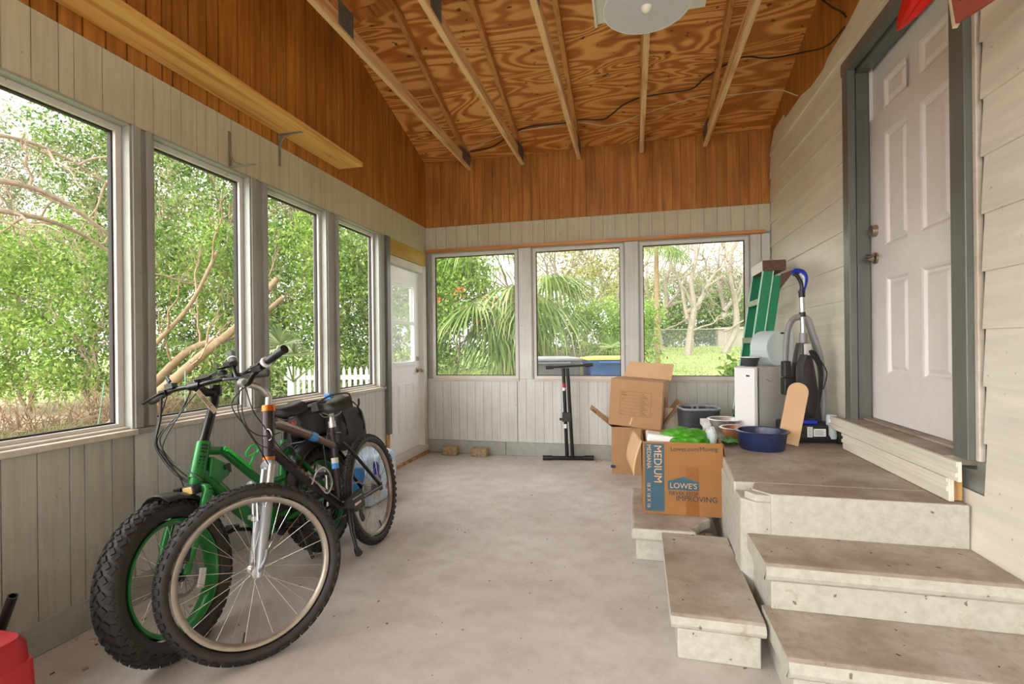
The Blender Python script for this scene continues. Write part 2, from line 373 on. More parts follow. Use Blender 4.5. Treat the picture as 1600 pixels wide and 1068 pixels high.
SC.view_settings.view_transform = 'Standard'; SC.view_settings.look = 'None'; SC.view_settings.gamma = 1; SC.view_settings.use_curve_mapping = False
SC.view_settings.exposure = EXPO
# ------------------------------------------------------------------ the room
XL, XR, YB, YF = -2.38, 1.36, 5.457, -2.6
ZH, ZS, ZBR = 2.355, 0.835, 2.655          # window heads, underside of the sills, top of the painted band
RIDGE_Y = (YB+YF)/2; SLOPE = 0.31
def roof(y): return 3.42 + SLOPE*((YB-y) if y > RIDGE_Y else (y-YF))
rr = random.Random(5)

def strips(mb, a0, a1, place, z0, z1, avoid=(), wmin=0.055, wmax=0.15, gap=0.005, even=None):
    """grooved boards side by side from a0 to a1; place(a, z, depth) gives the point; z1 may be a function"""
    a = a0
    while a < a1-1e-4:
        b = min(a1, a + (even if even else rr.choice((0.06, 0.085, 0.1, 0.1, 0.12, 0.15))))
        if a1-b < 0.04: b = a1
        ta = z1(a) if callable(z1) else z1; tb = z1(b-gap) if callable(z1) else z1
        za = z0(a) if callable(z0) else z0; zb = z0(b) if callable(z0) else z0
        P = [place(a, za, 0.012), place(b-gap, zb, 0.012), place(b-gap, zb, 0), place(a, za, 0),
             place(a, ta, 0.012), place(b-gap, tb, 0.012), place(b-gap, tb, 0), place(a, ta, 0)]
        mb.hexa(P); a = b

# floor and outside ground come first
m = MB(); m.box((XL-0.13, YF-0.13, -0.2), (XR+0.2, YB+0.13, 0)); struct(m.build('floor', 'floor'), 'worn grey concrete slab floor of the porch', 'floor')

LW = [(1.235, 1.905), (2.01, 2.681), (2.82, 3.493), (3.645, 4.334)]
LWX = [(-2.3, -1.6), (-1.42, -0.72), (-0.54, 0.16), (0.34, 1.06)]
ALLW = sorted(LW+LWX)
def onL(a, z, d): return (XL-d, a, z)
def onB(a, z, d): return (a, YB+d, z)
def onR(a, z, d): return (XR+0.014+d, a, z)

# left wall --------------------------------------------------------
m = MB()
m.m = 3; m.box((XL-0.12, YF, 0), (XL-0.012, YF+0.01, 3.4))
def backing(y0, y1, z0, z1): m.box((XL-0.11, y0, z0), (XL-0.0125, y1, z1))
m.m = 3
backing(YF, 4.345, 0.0, ZS-0.001)                     # studs and sheathing under the sills
ys = [YF]+[v for w_ in ALLW for v in w_]+[4.49]
for i in range(0, len(ys)-1, 2): backing(ys[i]+0.006, ys[i+1]-0.006, ZS-0.001, ZH)
backing(YF, YB, ZH, ZBR); m.m = 2; m.prism([(XL-0.11, YF, ZBR), (XL-0.11, YB, ZBR), (XL-0.11, YB, roof(YB)), (XL-0.11, RIDGE_Y, roof(RIDGE_Y)), (XL-0.11, YF, roof(YF))], (0.0975, 0, 0))
m.m = 1; strips(m, 1.91, 4.345, onL, 0.14, ZS, gap=0.0035)
m.m = 4; strips(m, YF, 1.903, onL, 0.14, ZS, gap=0.0035)
m.m = 0; strips(m, YF, YB, onL, ZH, ZBR, gap=0.0035)
m.m = 2; strips(m, YF, YB, onL, ZBR+0.002, roof, gap=0.009)
m.m = 5; 
struct(m.build('wall_left', ['siding_white', 'siding_gray', 'siding_brown', 'trim_gray', 'siding_worn', 'curb']), 'long left wall of grooved siding, painted below and brown above', 'wall')
m = MB(); m.box((XL-0.11, YF, 0), (XL+0.006, 4.345, 0.14)); struct(m.build('baseboard_left', 'curb', bevel=0.006), 'grey painted concrete curb under the left wall', 'baseboard')
# posts between the left windows: two boards with an open joint
k = 0
for i in range(len(ys)//2):
    a, b = ys[2*i], ys[2*i+1]
    if i == 0: continue
    m = MB(); k += 1
    if i < len(ys)//2-1:
        m.box((XL-0.012, a, ZS+0.03), (XL+0.012, a+0.042, ZH-0.002)); m.box((XL-0.012, b-0.03, ZS+0.03), (XL+0.008, b, ZH-0.002))
        m.box((XL-0.06, a+0.04, ZS+0.03), (XL-0.008, b-0.028, ZH-0.002))
        struct(m.build('trim_%d' % k, 'trim_gray', bevel=0.003), 'grey painted post boards between left windows', 'trim')
    else:
        m.box((XL-0.10, a, ZS+0.03), (XL+0.012, a+0.09, ZH-0.002))
        struct(m.build('trim_%d' % k, 'trim_gray', bevel=0.003), 'grey post board beside the last left window', 'trim')
m = MB(); m.box((XL-0.10, 4.43, 0.38), (XL+0.035, 4.50, ZH-0.003)); m.m = 1
m.hexa([(XL-0.10, 4.43, 0.0), (XL+0.0, 4.43, 0.0), (XL+0.0, 4.50, 0.0), (XL-0.10, 4.50, 0.0), (XL-0.10, 4.43, 0.40), (XL+0.012, 4.43, 0.40), (XL+0.012, 4.50, 0.43), (XL-0.10, 4.50, 0.43)])
struct(m.build('trim_20', ['casing', 'raw_wood'], bevel=0.003), 'grey door post with raw rotten wood at the foot', 'trim')
m = MB(); m.box((XL-0.10, 4.345, 0.0), (XL-0.004, 4.43, ZS)); struct(m.build('trim_21', 'siding_gray'), 'grey filler board beside the door post', 'trim')

def window(name, label, o, ax, ins, a0, a1, z0, z1, frame_w=0.03, sill_mat='sill', nose=0.03, depth=0.11, screen_in=0.075, jamb=True, sill=True):
    """ax maps (a, z, d) to a point, d positive outwards; o names nothing"""
    def bx(mb, p, q):
        P = [ax(*p), ax(*q)]; mb.box(P[0], P[1])
    j = MB()
    t = 0.012
    bx(j, (a0-0.002, z0, -0.004), (a0+t, z1, depth)); bx(j, (a1-t, z0, -0.004), (a1+0.002, z1, depth)); bx(j, (a0, z1-t, -0.004), (a1, z1+0.001, depth))
    w0 = j.build(name, 'trim_gray', bevel=0.002); struct(w0, label, 'window')
    f = MB(); fa0, fa1, fz0, fz1 = a0+t, a1-t, z0, z1-t
    def ring(mb, i, w_, d0, d1):
        bx(mb, (fa0+i, fz0+i, d0), (fa0+i+w_, fz1-i, d1)); bx(mb, (fa1-i-w_, fz0+i, d0), (fa1-i, fz1-i, d1))
        bx(mb, (fa0+i+w_, fz0+i, d0), (fa1-i-w_, fz0+i+w_, d1)); bx(mb, (fa0+i+w_, fz1-i-w_, d0), (fa1-i-w_, fz1-i, d1))
    ring(f, 0, frame_w, screen_in-0.03, screen_in+0.02); f.build('frame', 'frame_white', w0, bevel=0.002)
    g = MB(); ring(g, frame_w-0.001, 0.009, screen_in-0.012, screen_in+0.012); g.build('screen_bead', 'gasket', w0)
    s = MB(); i = frame_w+0.004; s.quad(ax(fa0+i, fz0+i, screen_in), ax(fa1-i, fz0+i, screen_in), ax(fa1-i, fz1-i, screen_in), ax(fa0+i, fz1-i, screen_in)); s.build('screen', 'screen', w0)
    if sill:
        s = MB(); bx(s, (a0-0.0, z0-0.027, -nose), (a1+0.0, z0, depth+0.02)); s.build('sill', sill_mat, w0, bevel=0.004)
        s = MB(); bx(s, (a0+0.012, z0, 0.012), (a1-0.012, z0+0.012, 0.045)); s.build('sill_stop', sill_mat, w0, bevel=0.003)
    return w0
names = ['nearest large screened window in the left wall', 'second screened window in the left wall behind the handlebars', 'third screened window in the left wall above the saddles', 'last screened window in the left wall beside the half glass door']
for i, (a, b) in enumerate(LW): window('window_%d' % (i+1), names[i], None, onL, 1, a, b, 0.862, ZH)
for i, (a, b) in enumerate(LWX): window('window_%d' % (i+20), 'screened window of the left wall beside the viewer', None, onL, 1, a, b, 0.862, ZH)
# the sill line carries on across the posts
m = MB()
for i in range(1, len(ys)//2):
    m.box((XL-0.11, ys[2*i]+0.0005, ZS), (XL+0.02, ys[2*i+1]-0.0005 if i < len(ys)//2-1 else ys[2*i]+0.09, ZS+0.027))
struct(m.build('trim_22', 'trim_gray', bevel=0.003), 'grey sill blocks under the left window posts', 'trim')

# back wall --------------------------------------------------------
BW = [(-2.325, -1.255), (-1.105, -0.08), (0.065, 1.17)]
ZB0, ZB1 = 0.868, 2.352
m = MB(); m.m = 3
m.box((XL-0.11, YB+0.0125, 0), (XR+0.15, YB+0.11, ZB0-0.001)); m.box((XL-0.11, YB+0.0125, ZB1), (XR+0.15, YB+0.11, ZBR)); m.m = 2; m.box((XL-0.11, YB+0.0125, ZBR), (XR+0.15, YB+0.11, 3.42)); m.m = 3
xs = [XL-0.11]+[v for w_ in BW for v in w_]+[XR+0.15]
for i in range(0, len(xs), 2): m.box((xs[i]+0.002, YB+0.0125, ZB0-0.001), (xs[i+1]-0.002, YB+0.11, ZB1))
m.m = 1; strips(m, XL, -1.285, onB, 0.15, ZB0-0.002, even=0.0995, gap=0.0025); strips(m, -1.277, -0.06, onB, 0.153, ZB0-0.002, even=0.1, gap=0.0025); strips(m, -0.054, XR, onB, 0.156, ZB0-0.002, even=0.1, gap=0.0025)
m.m = 0; strips(m, XL, -0.05, onB, ZB1+0.03, ZBR, even=0.13, gap=0.003); strips(m, -0.048, XR, onB, ZB1+0.03, ZBR, even=0.13, gap=0.003)
m.m = 2; strips(m, XL, XR, onB, ZBR+0.002, 3.40, gap=0.006)
struct(m.build('wall_back', ['siding_white', 'siding_gray', 'siding_brown', 'trim_gray']), 'back wall of grooved siding with three screened openings', 'wall')
m = MB(); m.box((XL, YB-0.02, 0), (-1.42, YB+0.0120, 0.148)); m.box((-1.417, YB-0.02, 0), (XR, YB+0.0120, 0.152)); struct(m.build('baseboard_back', 'curb', bevel=0.005), 'grey painted curb under the back wall', 'baseboard')
names = ['left screened window in the back wall with palm outside', 'middle screened window in the back wall with bins outside', 'right screened window in the back wall with bare trees outside']
for i, (a, b) in enumerate(BW): window('window_%d' % (i+5), names[i], None, onB, 1, a, b, ZB0, ZB1, frame_w=0.036, screen_in=0.04, nose=0.006)
m = MB()
for a, b in ((-1.252, -1.108), (-0.077, 0.062), (1.173, 1.27)): m.box((a, YB-0.004, ZB0), (b, YB+0.0122, ZB1))
struct(m.build('trim_23', 'siding_gray', bevel=0.003), 'grey mullion boards between the back windows', 'trim')
m = MB(); m.box((-2.37, YB-0.05, ZB1+0.002), (1.30, YB-0.001, ZB1+0.034)); struct(m.build('trim_24', 'pine_x', bevel=0.003), 'raw orange wood strip above the back windows', 'trim')
m = MB(); m.box((1.275, YB-0.02, ZB0), (1.352, YB+0.0122, ZB1)); struct(m.build('trim_25', 'siding_gray', bevel=0.003), 'grey corner board beside the right back window', 'trim')

# right wall: lap siding with the door opening ----------------------
DY0, DY1, DZ0, DZ1 = 2.51, 3.53, 0.70, 2.985     # rough opening behind the casing
m = MB()
laps = [2.21-0.2288*i for i in range(-4, 11)]
def lap(y0, y1, z0, z1, ragged=False):
    if z1-z0 < 0.02: return
    m.hexa([(XR-0.004, y0, z0), (XR+0.012, y0, z0), (XR+0.012, y1, z0), (XR-0.004, y1, z0), (XR+0.009, y0, z1), (XR+0.013, y0, z1), (XR+0.013, y1, z1), (XR+0.009, y1, z1)])
for z0 in laps:
    z1 = z0+0.2288+0.012
    if z0 > 3.0: continue
    if z1 < DZ0-0.05 or z0 > DZ1+0.06: lap(YF, YB, max(z0, 0), z1)
    else: lap(YF, 2.36, max(z0, 0), z1); lap(3.618, YB, max(z0, 0), z1)
    if z0 < DZ1+0.06 < z1: lap(2.36, 3.618, DZ1+0.06, z1)
# ragged top course
pts = [(5.45, 3.22), (5.32, 3.335), (5.01, 3.345), (4.97, 3.29), (4.52, 3.285), (4.30, 3.24), (4.04, 3.235), (3.96, 3.27), (3.85, 3.285), (3.60, 3.30), (3.44, 3.335), (3.0, 3.36), (2.0, 3.33), (0.8, 3.36), (-0.6, 3.33), (YF, 3.36)]
for (ya, za), (yb, zb) in zip(pts[:-1], pts[1:]):
    m.hexa([(XR-0.004, yb, 3.125), (XR+0.012, yb, 3.125), (XR+0.012, ya, 3.125), (XR-0.004, ya, 3.125), (XR+0.009, yb, zb), (XR+0.013, yb, zb), (XR+0.013, ya, za), (XR+0.009, ya, za)])
m.m = 1
strips(m, YF, YB, onR, 3.1, roof)
m.m = 2
m.box((XR+0.03, YF, 0), (XR+0.12, DY0-0.05, 3.1)); m.box((XR+0.03, DY1+0.05, 0), (XR+0.12, YB, 3.1)); m.box((XR+0.03, DY0-0.05, 0), (XR+0.12, DY1+0.05, DZ0)); m.box((XR+0.03, DY0-0.05, DZ1+0.02), (XR+0.12, DY1+0.05, 3.1))
m.m = 1; m.prism([(XR+0.03, YF, 3.1), (XR+0.03, YB, 3.1), (XR+0.03, YB, roof(YB)), (XR+0.03, RIDGE_Y, roof(RIDGE_Y)), (XR+0.03, YF, roof(YF))], (0.09, 0, 0))
struct(m.build('wall_right', ['lap', 'siding_brown', 'trim_gray']), 'right house wall of white lap siding with ragged top edge and brown boards above', 'wall')

# unseen wall behind the viewer: screened openings enlarged to let in more light
m = MB()
def onF(a, z, d): return (a, YF-d, z)
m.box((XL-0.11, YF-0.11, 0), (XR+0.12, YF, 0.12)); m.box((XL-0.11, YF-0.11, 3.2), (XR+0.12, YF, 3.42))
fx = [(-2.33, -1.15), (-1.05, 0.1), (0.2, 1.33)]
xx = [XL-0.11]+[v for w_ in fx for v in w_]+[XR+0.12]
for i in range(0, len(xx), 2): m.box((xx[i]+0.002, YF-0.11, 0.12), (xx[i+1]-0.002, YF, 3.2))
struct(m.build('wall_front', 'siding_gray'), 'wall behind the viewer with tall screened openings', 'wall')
for i, (a, b) in enumerate(fx): window('window_%d' % (i+30), 'unseen screened opening behind the viewer, made tall for more light', None, onF, 1, a, b, 0.15, 3.2)

# roof sheathing ----------------------------------------------------
m = MB()
for (ya, yb) in ((YB+0.4, RIDGE_Y), (YF-0.4, RIDGE_Y)):
    def rz(y): return 3.42+SLOPE*((YB-y) if ya > RIDGE_Y else (y-YF))
    m.hexa([(XL-0.3, ya, rz(ya)), (XR+0.4, ya, rz(ya)), (XR+0.4, yb, rz(yb)), (XL-0.3, yb, rz(yb)), (XL-0.3, ya, rz(ya)+0.03), (XR+0.4, ya, rz(ya)+0.03), (XR+0.4, yb, rz(yb)+0.03), (XL-0.3, yb, rz(yb)+0.03)])
struct(m.build('ceiling', 'plywood'), 'sloping ceiling of bare orange plywood roof sheathing', 'ceiling')

# trusses -----------------------------------------------------------
TX = [-1.81, -1.185, -0.55, 0.11, 0.745]
tl = ['bare wood roof truss nearest the left wall, with dark plates', 'second bare wood roof truss from the left wall', 'middle bare wood roof truss over the floor', 'bare wood roof truss running behind the white lamp shade', 'bare wood roof truss nearest the white house wall']
for i, x in enumerate(TX):
    t = thing('roof_truss', tl[i], 'roof truss', (x, YB-0.02, 3.28), group='bare roof trusses')
    S_ = (x, YB-0.02, 3.28); hw = 0.021
    b = MB(); zt = 0.012*i/4
    b.hexa([(x-hw, YF+0.02, 3.28), (x+hw, YF+0.02, 3.28), (x+hw, YB-0.02, 3.28), (x-hw, YB-0.02, 3.28), (x-hw, YF+0.02, 3.375), (x+hw, YF+0.02, 3.375), (x+hw, YB-0.02, 3.375), (x-hw, YB-0.02, 3.375)])
    b.build('bottom_chord', 'truss', t, sub=S_, bevel=0.002)
    for (ya, yb, s) in ((YB-0.03, RIDGE_Y, 1), (YF+0.03, RIDGE_Y, -1)):
        c = MB(); za, zb = roof(ya)-0.004, roof(yb)-0.004
        c.hexa([(x-hw, ya, za-0.075), (x+hw, ya, za-0.075), (x+hw, yb, zb-0.092), (x-hw, yb, zb-0.092), (x-hw, ya, za), (x+hw, ya, za), (x+hw, yb, zb), (x-hw, yb, zb)])
        c.build('top_chord', 'truss_old', t, sub=S_, bevel=0.002)
    for (y0, y1) in ((2.86, 3.52), (2.80, 1.5), (0.0, 1.36), (-0.06, -0.66)):
        wb = MB(); wb.bar((x, y0, 3.37), (x, y1, roof(y1)-0.092), 0.04, 0.085, (1, 0, 0)) if False else None
        d = (Vector((x, y1, roof(y1)-0.098))-Vector((x, y0, 3.378)))
        wb.prism([(x-hw, y0-0.045, 3.376), (x-hw, y0+0.045, 3.376), (x-hw, y1+0.045, roof(y1+0.045)-0.097), (x-hw, y1-0.045, roof(y1-0.045)-0.097)], (2*hw, 0, 0))
        wb.build('web_member', 'truss_old', t, sub=S_, bevel=0.002)
    for (gy, gz, hy, hz) in ((2.86, 3.39, 0.085, 0.07), (5.24, 3.40, 0.13, 0.07), (-0.03, 3.4, 0.1, 0.085)):
        for s in (-1, 1):
            g = MB(); xx_ = x+s*(hw+0.0005); gl_ = gz-hz
            top = gz+hz if gy < 4 else roof(gy)-0.03
            g.box((xx_, gy-hy, 3.30), (xx_+s*0.003, gy+hy, min(top, roof(gy+hy)-0.015))); g.build('gusset_plate', 'gusset', t, sub=S_)

# doors ---------------------------------------------------------------
# left half glass door in the corner
d = MB(); X0, X1 = XL-0.085, XL-0.05; ya, yb, za, zb = 4.525, 5.335, 0.105, 2.10
wy0, wy1, wz0, wz1 = 4.64, 5.20, 1.06, 1.945
for (p, q) in (((ya, za), (yb, wz0)), ((ya, wz1), (yb, zb)), ((ya, wz0), (wy0, wz1)), ((wy1, wz0), (yb, wz1))): d.box((X0, p[0], p[1]), (X1, q[0], q[1]))
door1 = struct(d.build('door_1', 'door_bright'), 'white half glass exterior door in the far left corner', 'door')
f = MB()
def rect_ring(mb, y0, y1, z0, z1, w_, x0, x1):
    mb.box((x0, y0, z0), (x1, y0+w_, z1)); mb.box((x0, y1-w_, z0), (x1, y1, z1)); mb.box((x0, y0+w_, z0), (x1, y1-w_, z0+w_)); mb.box((x0, y0+w_, z1-w_), (x1, y1-w_, z1))
rect_ring(f, wy0-0.02, wy1+0.02, wz0-0.02, wz1+0.02, 0.045, X1-0.002, X1+0.018); rect_ring(f, wy0+0.025, wy1-0.025, wz0+0.45, wz1-0.025, 0.018, X1-0.03, X1-0.004)
f.box((X1-0.02, wy0, 1.49), (X1+0.012, wy1, 1.53)); f.box((X1, wy0+0.05, wz0+0.0), (X1+0.022, wy1-0.05, wz0+0.02)); f.build('window_surround', 'door_bright', door1, bevel=0.003)
g = MB(); g.box((X0+0.012, wy0, wz0), (X0+0.018, wy1, wz1)); g.build('pane', 'glass', door1)
for (py0, py1) in ((4.655, 4.83), (4.975, 5.19)):
    p = MB(); rect_ring(p, py0, py1, 0.305, 0.84, 0.012, X1-0.001, X1+0.006); rect_ring(p, py0+0.03, py1-0.03, 0.335, 0.81, 0.01, X1-0.001, X1+0.004); p.build('panel_moulding', 'door_bright', door1, bevel=0.003)
k_ = MB(); k_.lathe([(0.001,0),(0.032,0),(0.03,0.012),(0.012,0.016),(0.012,0.04),(0.028,0.05),(0.03,0.065),(0.018,0.078),(0.001,0.08)], 20, Matrix.Translation((X1, 5.275, 0.98)) @ Matrix.Rotation(PI/2,4,'Y')); k_.build('knob', 'nickel', door1)
k_ = MB(); k_.lathe([(0.001,0),(0.026,0),(0.024,0.02),(0.001,0.022)], 20, Matrix.Translation((X1, 5.275, 1.11)) @ Matrix.Rotation(PI/2,4,'Y')); k_.build('deadbolt', 'nickel', door1)
m = MB(); m.box((XL-0.10, 5.345, 0.07), (XL+0.012, 5.425, 2.19)); m.box((XL-0.10, 4.50, 2.105), (XL+0.004, 5.345, 2.185)); struct(m.build('trim_26', 'frame_white', bevel=0.003), 'white jamb and head of the corner door', 'trim')
m = MB(); m.box((XL-0.10, 4.50, 0.03), (XL+0.02, 5.43, 0.10)); m.m = 1; m.box((XL-0.10, 4.50, 0.0), (XL+0.035, 5.43, 0.029)); struct(m.build('trim_27', ['frame_white', 'raw_wood'], bevel=0.003), 'white threshold of the corner door over raw wood', 'trim')
m = MB(); m.box((XL-0.02, 4.502, 2.19), (XL+0.004, 5.44, ZH-0.003)); struct(m.build('trim_28', 'header_yellow'), 'unpainted yellow wood header over the corner door', 'trim')
m = MB(); m.box((XL-0.11, 5.43, 0), (XL-0.005, YB+0.01, 2.19)); m.box((XL-0.11, 4.50, 2.19), (XL-0.021, YB+0.01, ZH)); struct(m.build('trim_29', 'trim_gray'), 'grey framing at the corner beside the door', 'trim')

# six panel house door
DX = 1.47
d = MB(); ya, yb, za, zb = 2.555, 3.575, 0.772, 2.975
cols = [(2.755, 3.015), (3.14, 3.39)]; rows = [(1.05, 1.635), (1.82, 2.495), (2.635, 2.81)]
yc = [ya]+[v for c in cols for v in c]+[yb]; zc = [za]+[v for c in rows for v in c]+[zb]
T = 0.045
for i in range(5):
    for j in range(5):
        inside = (i % 2 == 1 and j % 2 == 1)
        if not inside: d.quad((DX, yc[i], zc[j]), (DX, yc[i+1], zc[j]), (DX, yc[i+1], zc[j+1]), (DX, yc[i], zc[j+1]))
d.box((DX+0.02, ya, za), (DX+T, yb, zb))
for (p, q) in (((ya, za), (ya+0.002, zb)), ((yb-0.002, za), (yb, zb))): d.box((DX, p[0], p[1]), (DX+0.02, q[0], q[1]))
door2 = struct(d.build('door_2', 'door_white'), 'white six panel house door at the top of the steps', 'door')
for c in cols:
    for r_ in rows:
        p = MB(); prof = [(0, 0), (0.012, 0.004), (0.022, 0.016), (0.034, 0.016), (0.052, 0.006), (0.056, 0.005)]
        for (i0, d0), (i1, d1) in zip(prof[:-1], prof[1:]):
            A = [(DX+d0, c[0]+i0, r_[0]+i0), (DX+d0, c[1]-i0, r_[0]+i0), (DX+d0, c[1]-i0, r_[1]-i0), (DX+d0, c[0]+i0, r_[1]-i0)]
            B = [(DX+d1, c[0]+i1, r_[0]+i1), (DX+d1, c[1]-i1, r_[0]+i1), (DX+d1, c[1]-i1, r_[1]-i1), (DX+d1, c[0]+i1, r_[1]-i1)]
            for q in range(4): p.quad(A[q], A[(q+1)%4], B[(q+1)%4], B[q])
        p.quad(*B); p.build('raised_panel', 'door_white', door2)
k_ = MB(); Mk = Matrix.Translation((DX, 3.505, 1.765)) @ Matrix.Rotation(-PI/2,4,'Y')
k_.lathe([(0.001,0),(0.036,0),(0.034,0.012),(0.018,0.018),(0.014,0.045),(0.001,0.046)], 24, Mk)
k_.tube(smooth_path([(DX-0.042,3.505,1.765),(DX-0.055,3.50,1.768),(DX-0.060,3.47,1.772),(DX-0.058,3.43,1.766),(DX-0.060,3.395,1.772)],5), [0.013]*11+[0.011]*5+[0.007]*5, 12); k_.build('lever_handle', 'nickel', door2)
k_ = MB(); k_.lathe([(0.001,0),(0.037,0),(0.033,0.03),(0.001,0.034)], 24, Matrix.Translation((DX, 3.505, 1.935)) @ Matrix.Rotation(-PI/2,4,'Y')); k_.build('deadbolt', 'nickel', door2)
# casing, jambs, sill
m = MB(); cz0, cz1 = 0.735, 2.96
m.box((XR-0.03, 3.525, cz0+0.01), (XR+0.012, 3.612, cz1)); m.box((XR-0.03, 2.41, 0.757), (XR+0.012, 2.508, cz1)); m.box((XR-0.034, 2.395, cz1+0.001), (XR+0.012, 3.618, cz1+0.08))
m.box((XR-0.004, 3.576, cz0+0.02), (DX+0.02, 3.60, cz1)); m.box((XR-0.004, 2.52, cz0), (DX+0.05, 2.552, cz1)); m.box((XR-0.004, 2.52, 2.977), (DX+0.05, 3.60, 3.0))
m.box((XR+0.03, 3.562, cz0+0.02), (DX-0.01, 3.576, cz1)); m.box((XR+0.03, 2.552, cz1-0.012), (DX-0.004, 3.57, cz1+0.017))
struct(m.build('trim_30', 'casing', bevel=0.003), 'dark grey green casing around the white house door', 'trim')
m = MB(); m.box((XR-0.004, 2.384, 0.757), (XR+0.02, 2.409, 3.0)); struct(m.build('trim_31', 'sill', bevel=0.004), 'rough unpainted strip beside the door casing', 'trim')
m = MB(); m.box((XR-0.07, 2.51, 0.715), (DX+0.05, 3.575, 0.757)); m.m = 1; m.box((DX-0.06, 2.555, 0.757), (DX+0.05, 3.575, 0.769)); struct(m.build('trim_32', ['tread', 'tread'], bevel=0.004), 'worn wooden threshold under the house door', 'trim')
m = MB()
m.box((XR-0.085, 2.37, 0.675), (XR-0.071, 3.70, 0.758)); m.box((XR-0.094, 2.37, 0.692), (XR-0.084, 3.70, 0.712)); m.box((XR-0.092, 2.37, 0.735), (XR-0.084, 3.70, 0.758))
m.box((XR-0.066, 2.47, 0.568), (XR-0.045, 3.56, 0.674)); m.box((XR-0.074, 2.47, 0.610), (XR-0.065, 3.56, 0.632)); m.box((XR-0.074, 2.47, 0.65), (XR-0.065, 3.56, 0.668))
m.m = 1; m.box((XR-0.045, 2.49, 0.568), (XR-0.005, 3.55, 0.70))
struct(m.build('trim_33', ['lap', 'raw_wood'], bevel=0.003), 'white moulded boards under the house door threshold', 'trim')
# ------------------------------------------------------------------ bicycles
def bike_matrix(F, R_, lean):
    F = Vector((*F, 0)); R_ = Vector((*R_, 0)); a = (F-R_).normalized()
    n = Vector((-a.y, a.x, 0)); n = n if n.x > 0 else -n
    up = Vector((0,0,1))*math.cos(lean)+n*math.sin(lean); nn = up.cross(a)
    M = Matrix((a, nn, up)).transposed().to_4x4(); M.translation = R_; return M

def wheel(root, name, M, R, tw, th, rim_r, rim_w, rim_mat, side_mat, nsp, knob_rows, nknob, knob, valve_a=None, disc=0, hub_r=0.018, hub_w=0.05, hub_mat='alu', label=None, reflector=None):
    """M places the wheel: local axis z = axle, centre at the origin"""
    rim = MB()
    prof = [(rim_r-0.014, -rim_w*0.28), (rim_r-0.017, 0), (rim_r-0.014, rim_w*0.28), (rim_r-0.004, rim_w/2), (rim_r+0.006, rim_w/2), (rim_r+0.006, rim_w*0.38), (rim_r-0.003, rim_w*0.3), (rim_r-0.003, -rim_w*0.3), (rim_r+0.006, -rim_w*0.38), (rim_r+0.006, -rim_w/2), (rim_r-0.004, -rim_w/2)]
    rim.lathe(prof, 72, M, close=True)
    w = rim.build(name, rim_mat, root)
    t = MB(); cs = []; rc = R-th/2-0.004
    for k in range(17):
        a = math.radians(-205+k*(230*1.0)/16+0) ; a = math.radians(-140+k*280/16)
        cs.append((rc+math.cos(a)*th/2, math.sin(a)*tw/2))
    t.lathe(cs, 84, M, close=True)
    t.m = 1
    for j in range(nknob):
        for (ph, kw, kl, skew, shift) in knob_rows:
            th_ = 2*PI*(j+shift)/nknob; a = math.radians(ph)
            rr_ = rc+math.cos(a)*th/2; zz = math.sin(a)*tw/2
            er = Vector((math.cos(th_), math.sin(th_), 0)); et = Vector((-math.sin(th_), math.cos(th_), 0)); ez = Vector((0,0,1))
            nrm = (er*math.cos(a)/th+ez*math.sin(a)/tw).normalized(); tz = nrm.cross(et).normalized()
            c_, s_ = math.cos(skew), math.sin(skew); e1 = et*c_+tz*s_; e2 = -et*s_+tz*c_
            Rm = Matrix((e1, e2, nrm)).transposed()
            ctr = er*rr_+ez*zz+nrm*knob*0.2
            o = len(t.v); t.obox(ctr, (kl/2, kw/2, knob*0.8), Rm)
            t.v[o:] = [tuple(M @ Vector(p)) for p in t.v[o:]]
    t.build('tire', [side_mat, 'rubber'], w)
    h = MB(); h.lathe([(0.006, -hub_w-0.014), (0.009, -hub_w-0.012), (0.009, -hub_w), (hub_r*1.4, -hub_w+0.002), (hub_r*1.4, -hub_w+0.007), (hub_r*0.8, -hub_w+0.014), (hub_r*0.8, hub_w-0.014), (hub_r*1.4, hub_w-0.007), (hub_r*1.4, hub_w-0.002), (0.009, hub_w), (0.009, hub_w+0.012), (0.006, hub_w+0.014)], 20, M); h.build('hub', hub_mat, w)
    for k in range(nsp):
        sd = 1 if k % 2 else -1; a = 2*PI*k/nsp; b = a+(0.55 if (k//2) % 2 else -0.55)
        p = M @ Vector((math.cos(b)*hub_r*1.3, math.sin(b)*hub_r*1.3, sd*(hub_w-0.005))); q = M @ Vector((math.cos(a)*(rim_r-0.012), math.sin(a)*(rim_r-0.012), sd*rim_w*0.1))
        s_ = MB(); s_.tube([p, q], 0.0012, 5, caps=False); s_.build('spoke', 'chrome', w)
    if valve_a is not None:
        v = MB(); p = Vector((math.cos(valve_a), math.sin(valve_a), 0)); v.tube([M @ (p*(rim_r-0.014)), M @ (p*(rim_r-0.055))], 0.004, 8); v.build('valve', 'black', w)
    if disc:
        d = MB(); zd = -hub_w-0.004
        d.lathe([(disc-0.014, zd-0.001), (disc, zd-0.001), (disc, zd+0.001), (disc-0.014, zd+0.001)], 40, M, close=True)
        for k in range(6):
            a = k*PI/3; d.tube([M @ Vector((math.cos(a)*0.016, math.sin(a)*0.016, zd)), M @ Vector((math.cos(a+0.5)*(disc-0.008), math.sin(a+0.5)*(disc-0.008), zd))], 0.003, 6)
        d.build('brake_disc', 'steel', w)
    if reflector is not None:
        a = reflector; er = Vector((math.cos(a), math.sin(a), 0)); et = Vector((-math.sin(a), math.cos(a), 0)); rf = MB()
        Rm = Matrix((et, Vector((0,0,1)), er)).transposed(); o = len(rf.v); rf.obox(er*(rim_r-0.055), (0.042, 0.006, 0.016), Rm); rf.v[o:] = [tuple(M @ Vector(p)) for p in rf.v[o:]]
        rf.build('wheel_reflector', 'white_plastic', w, bevel=0.003)
    if label: w['label'] = label
    return w

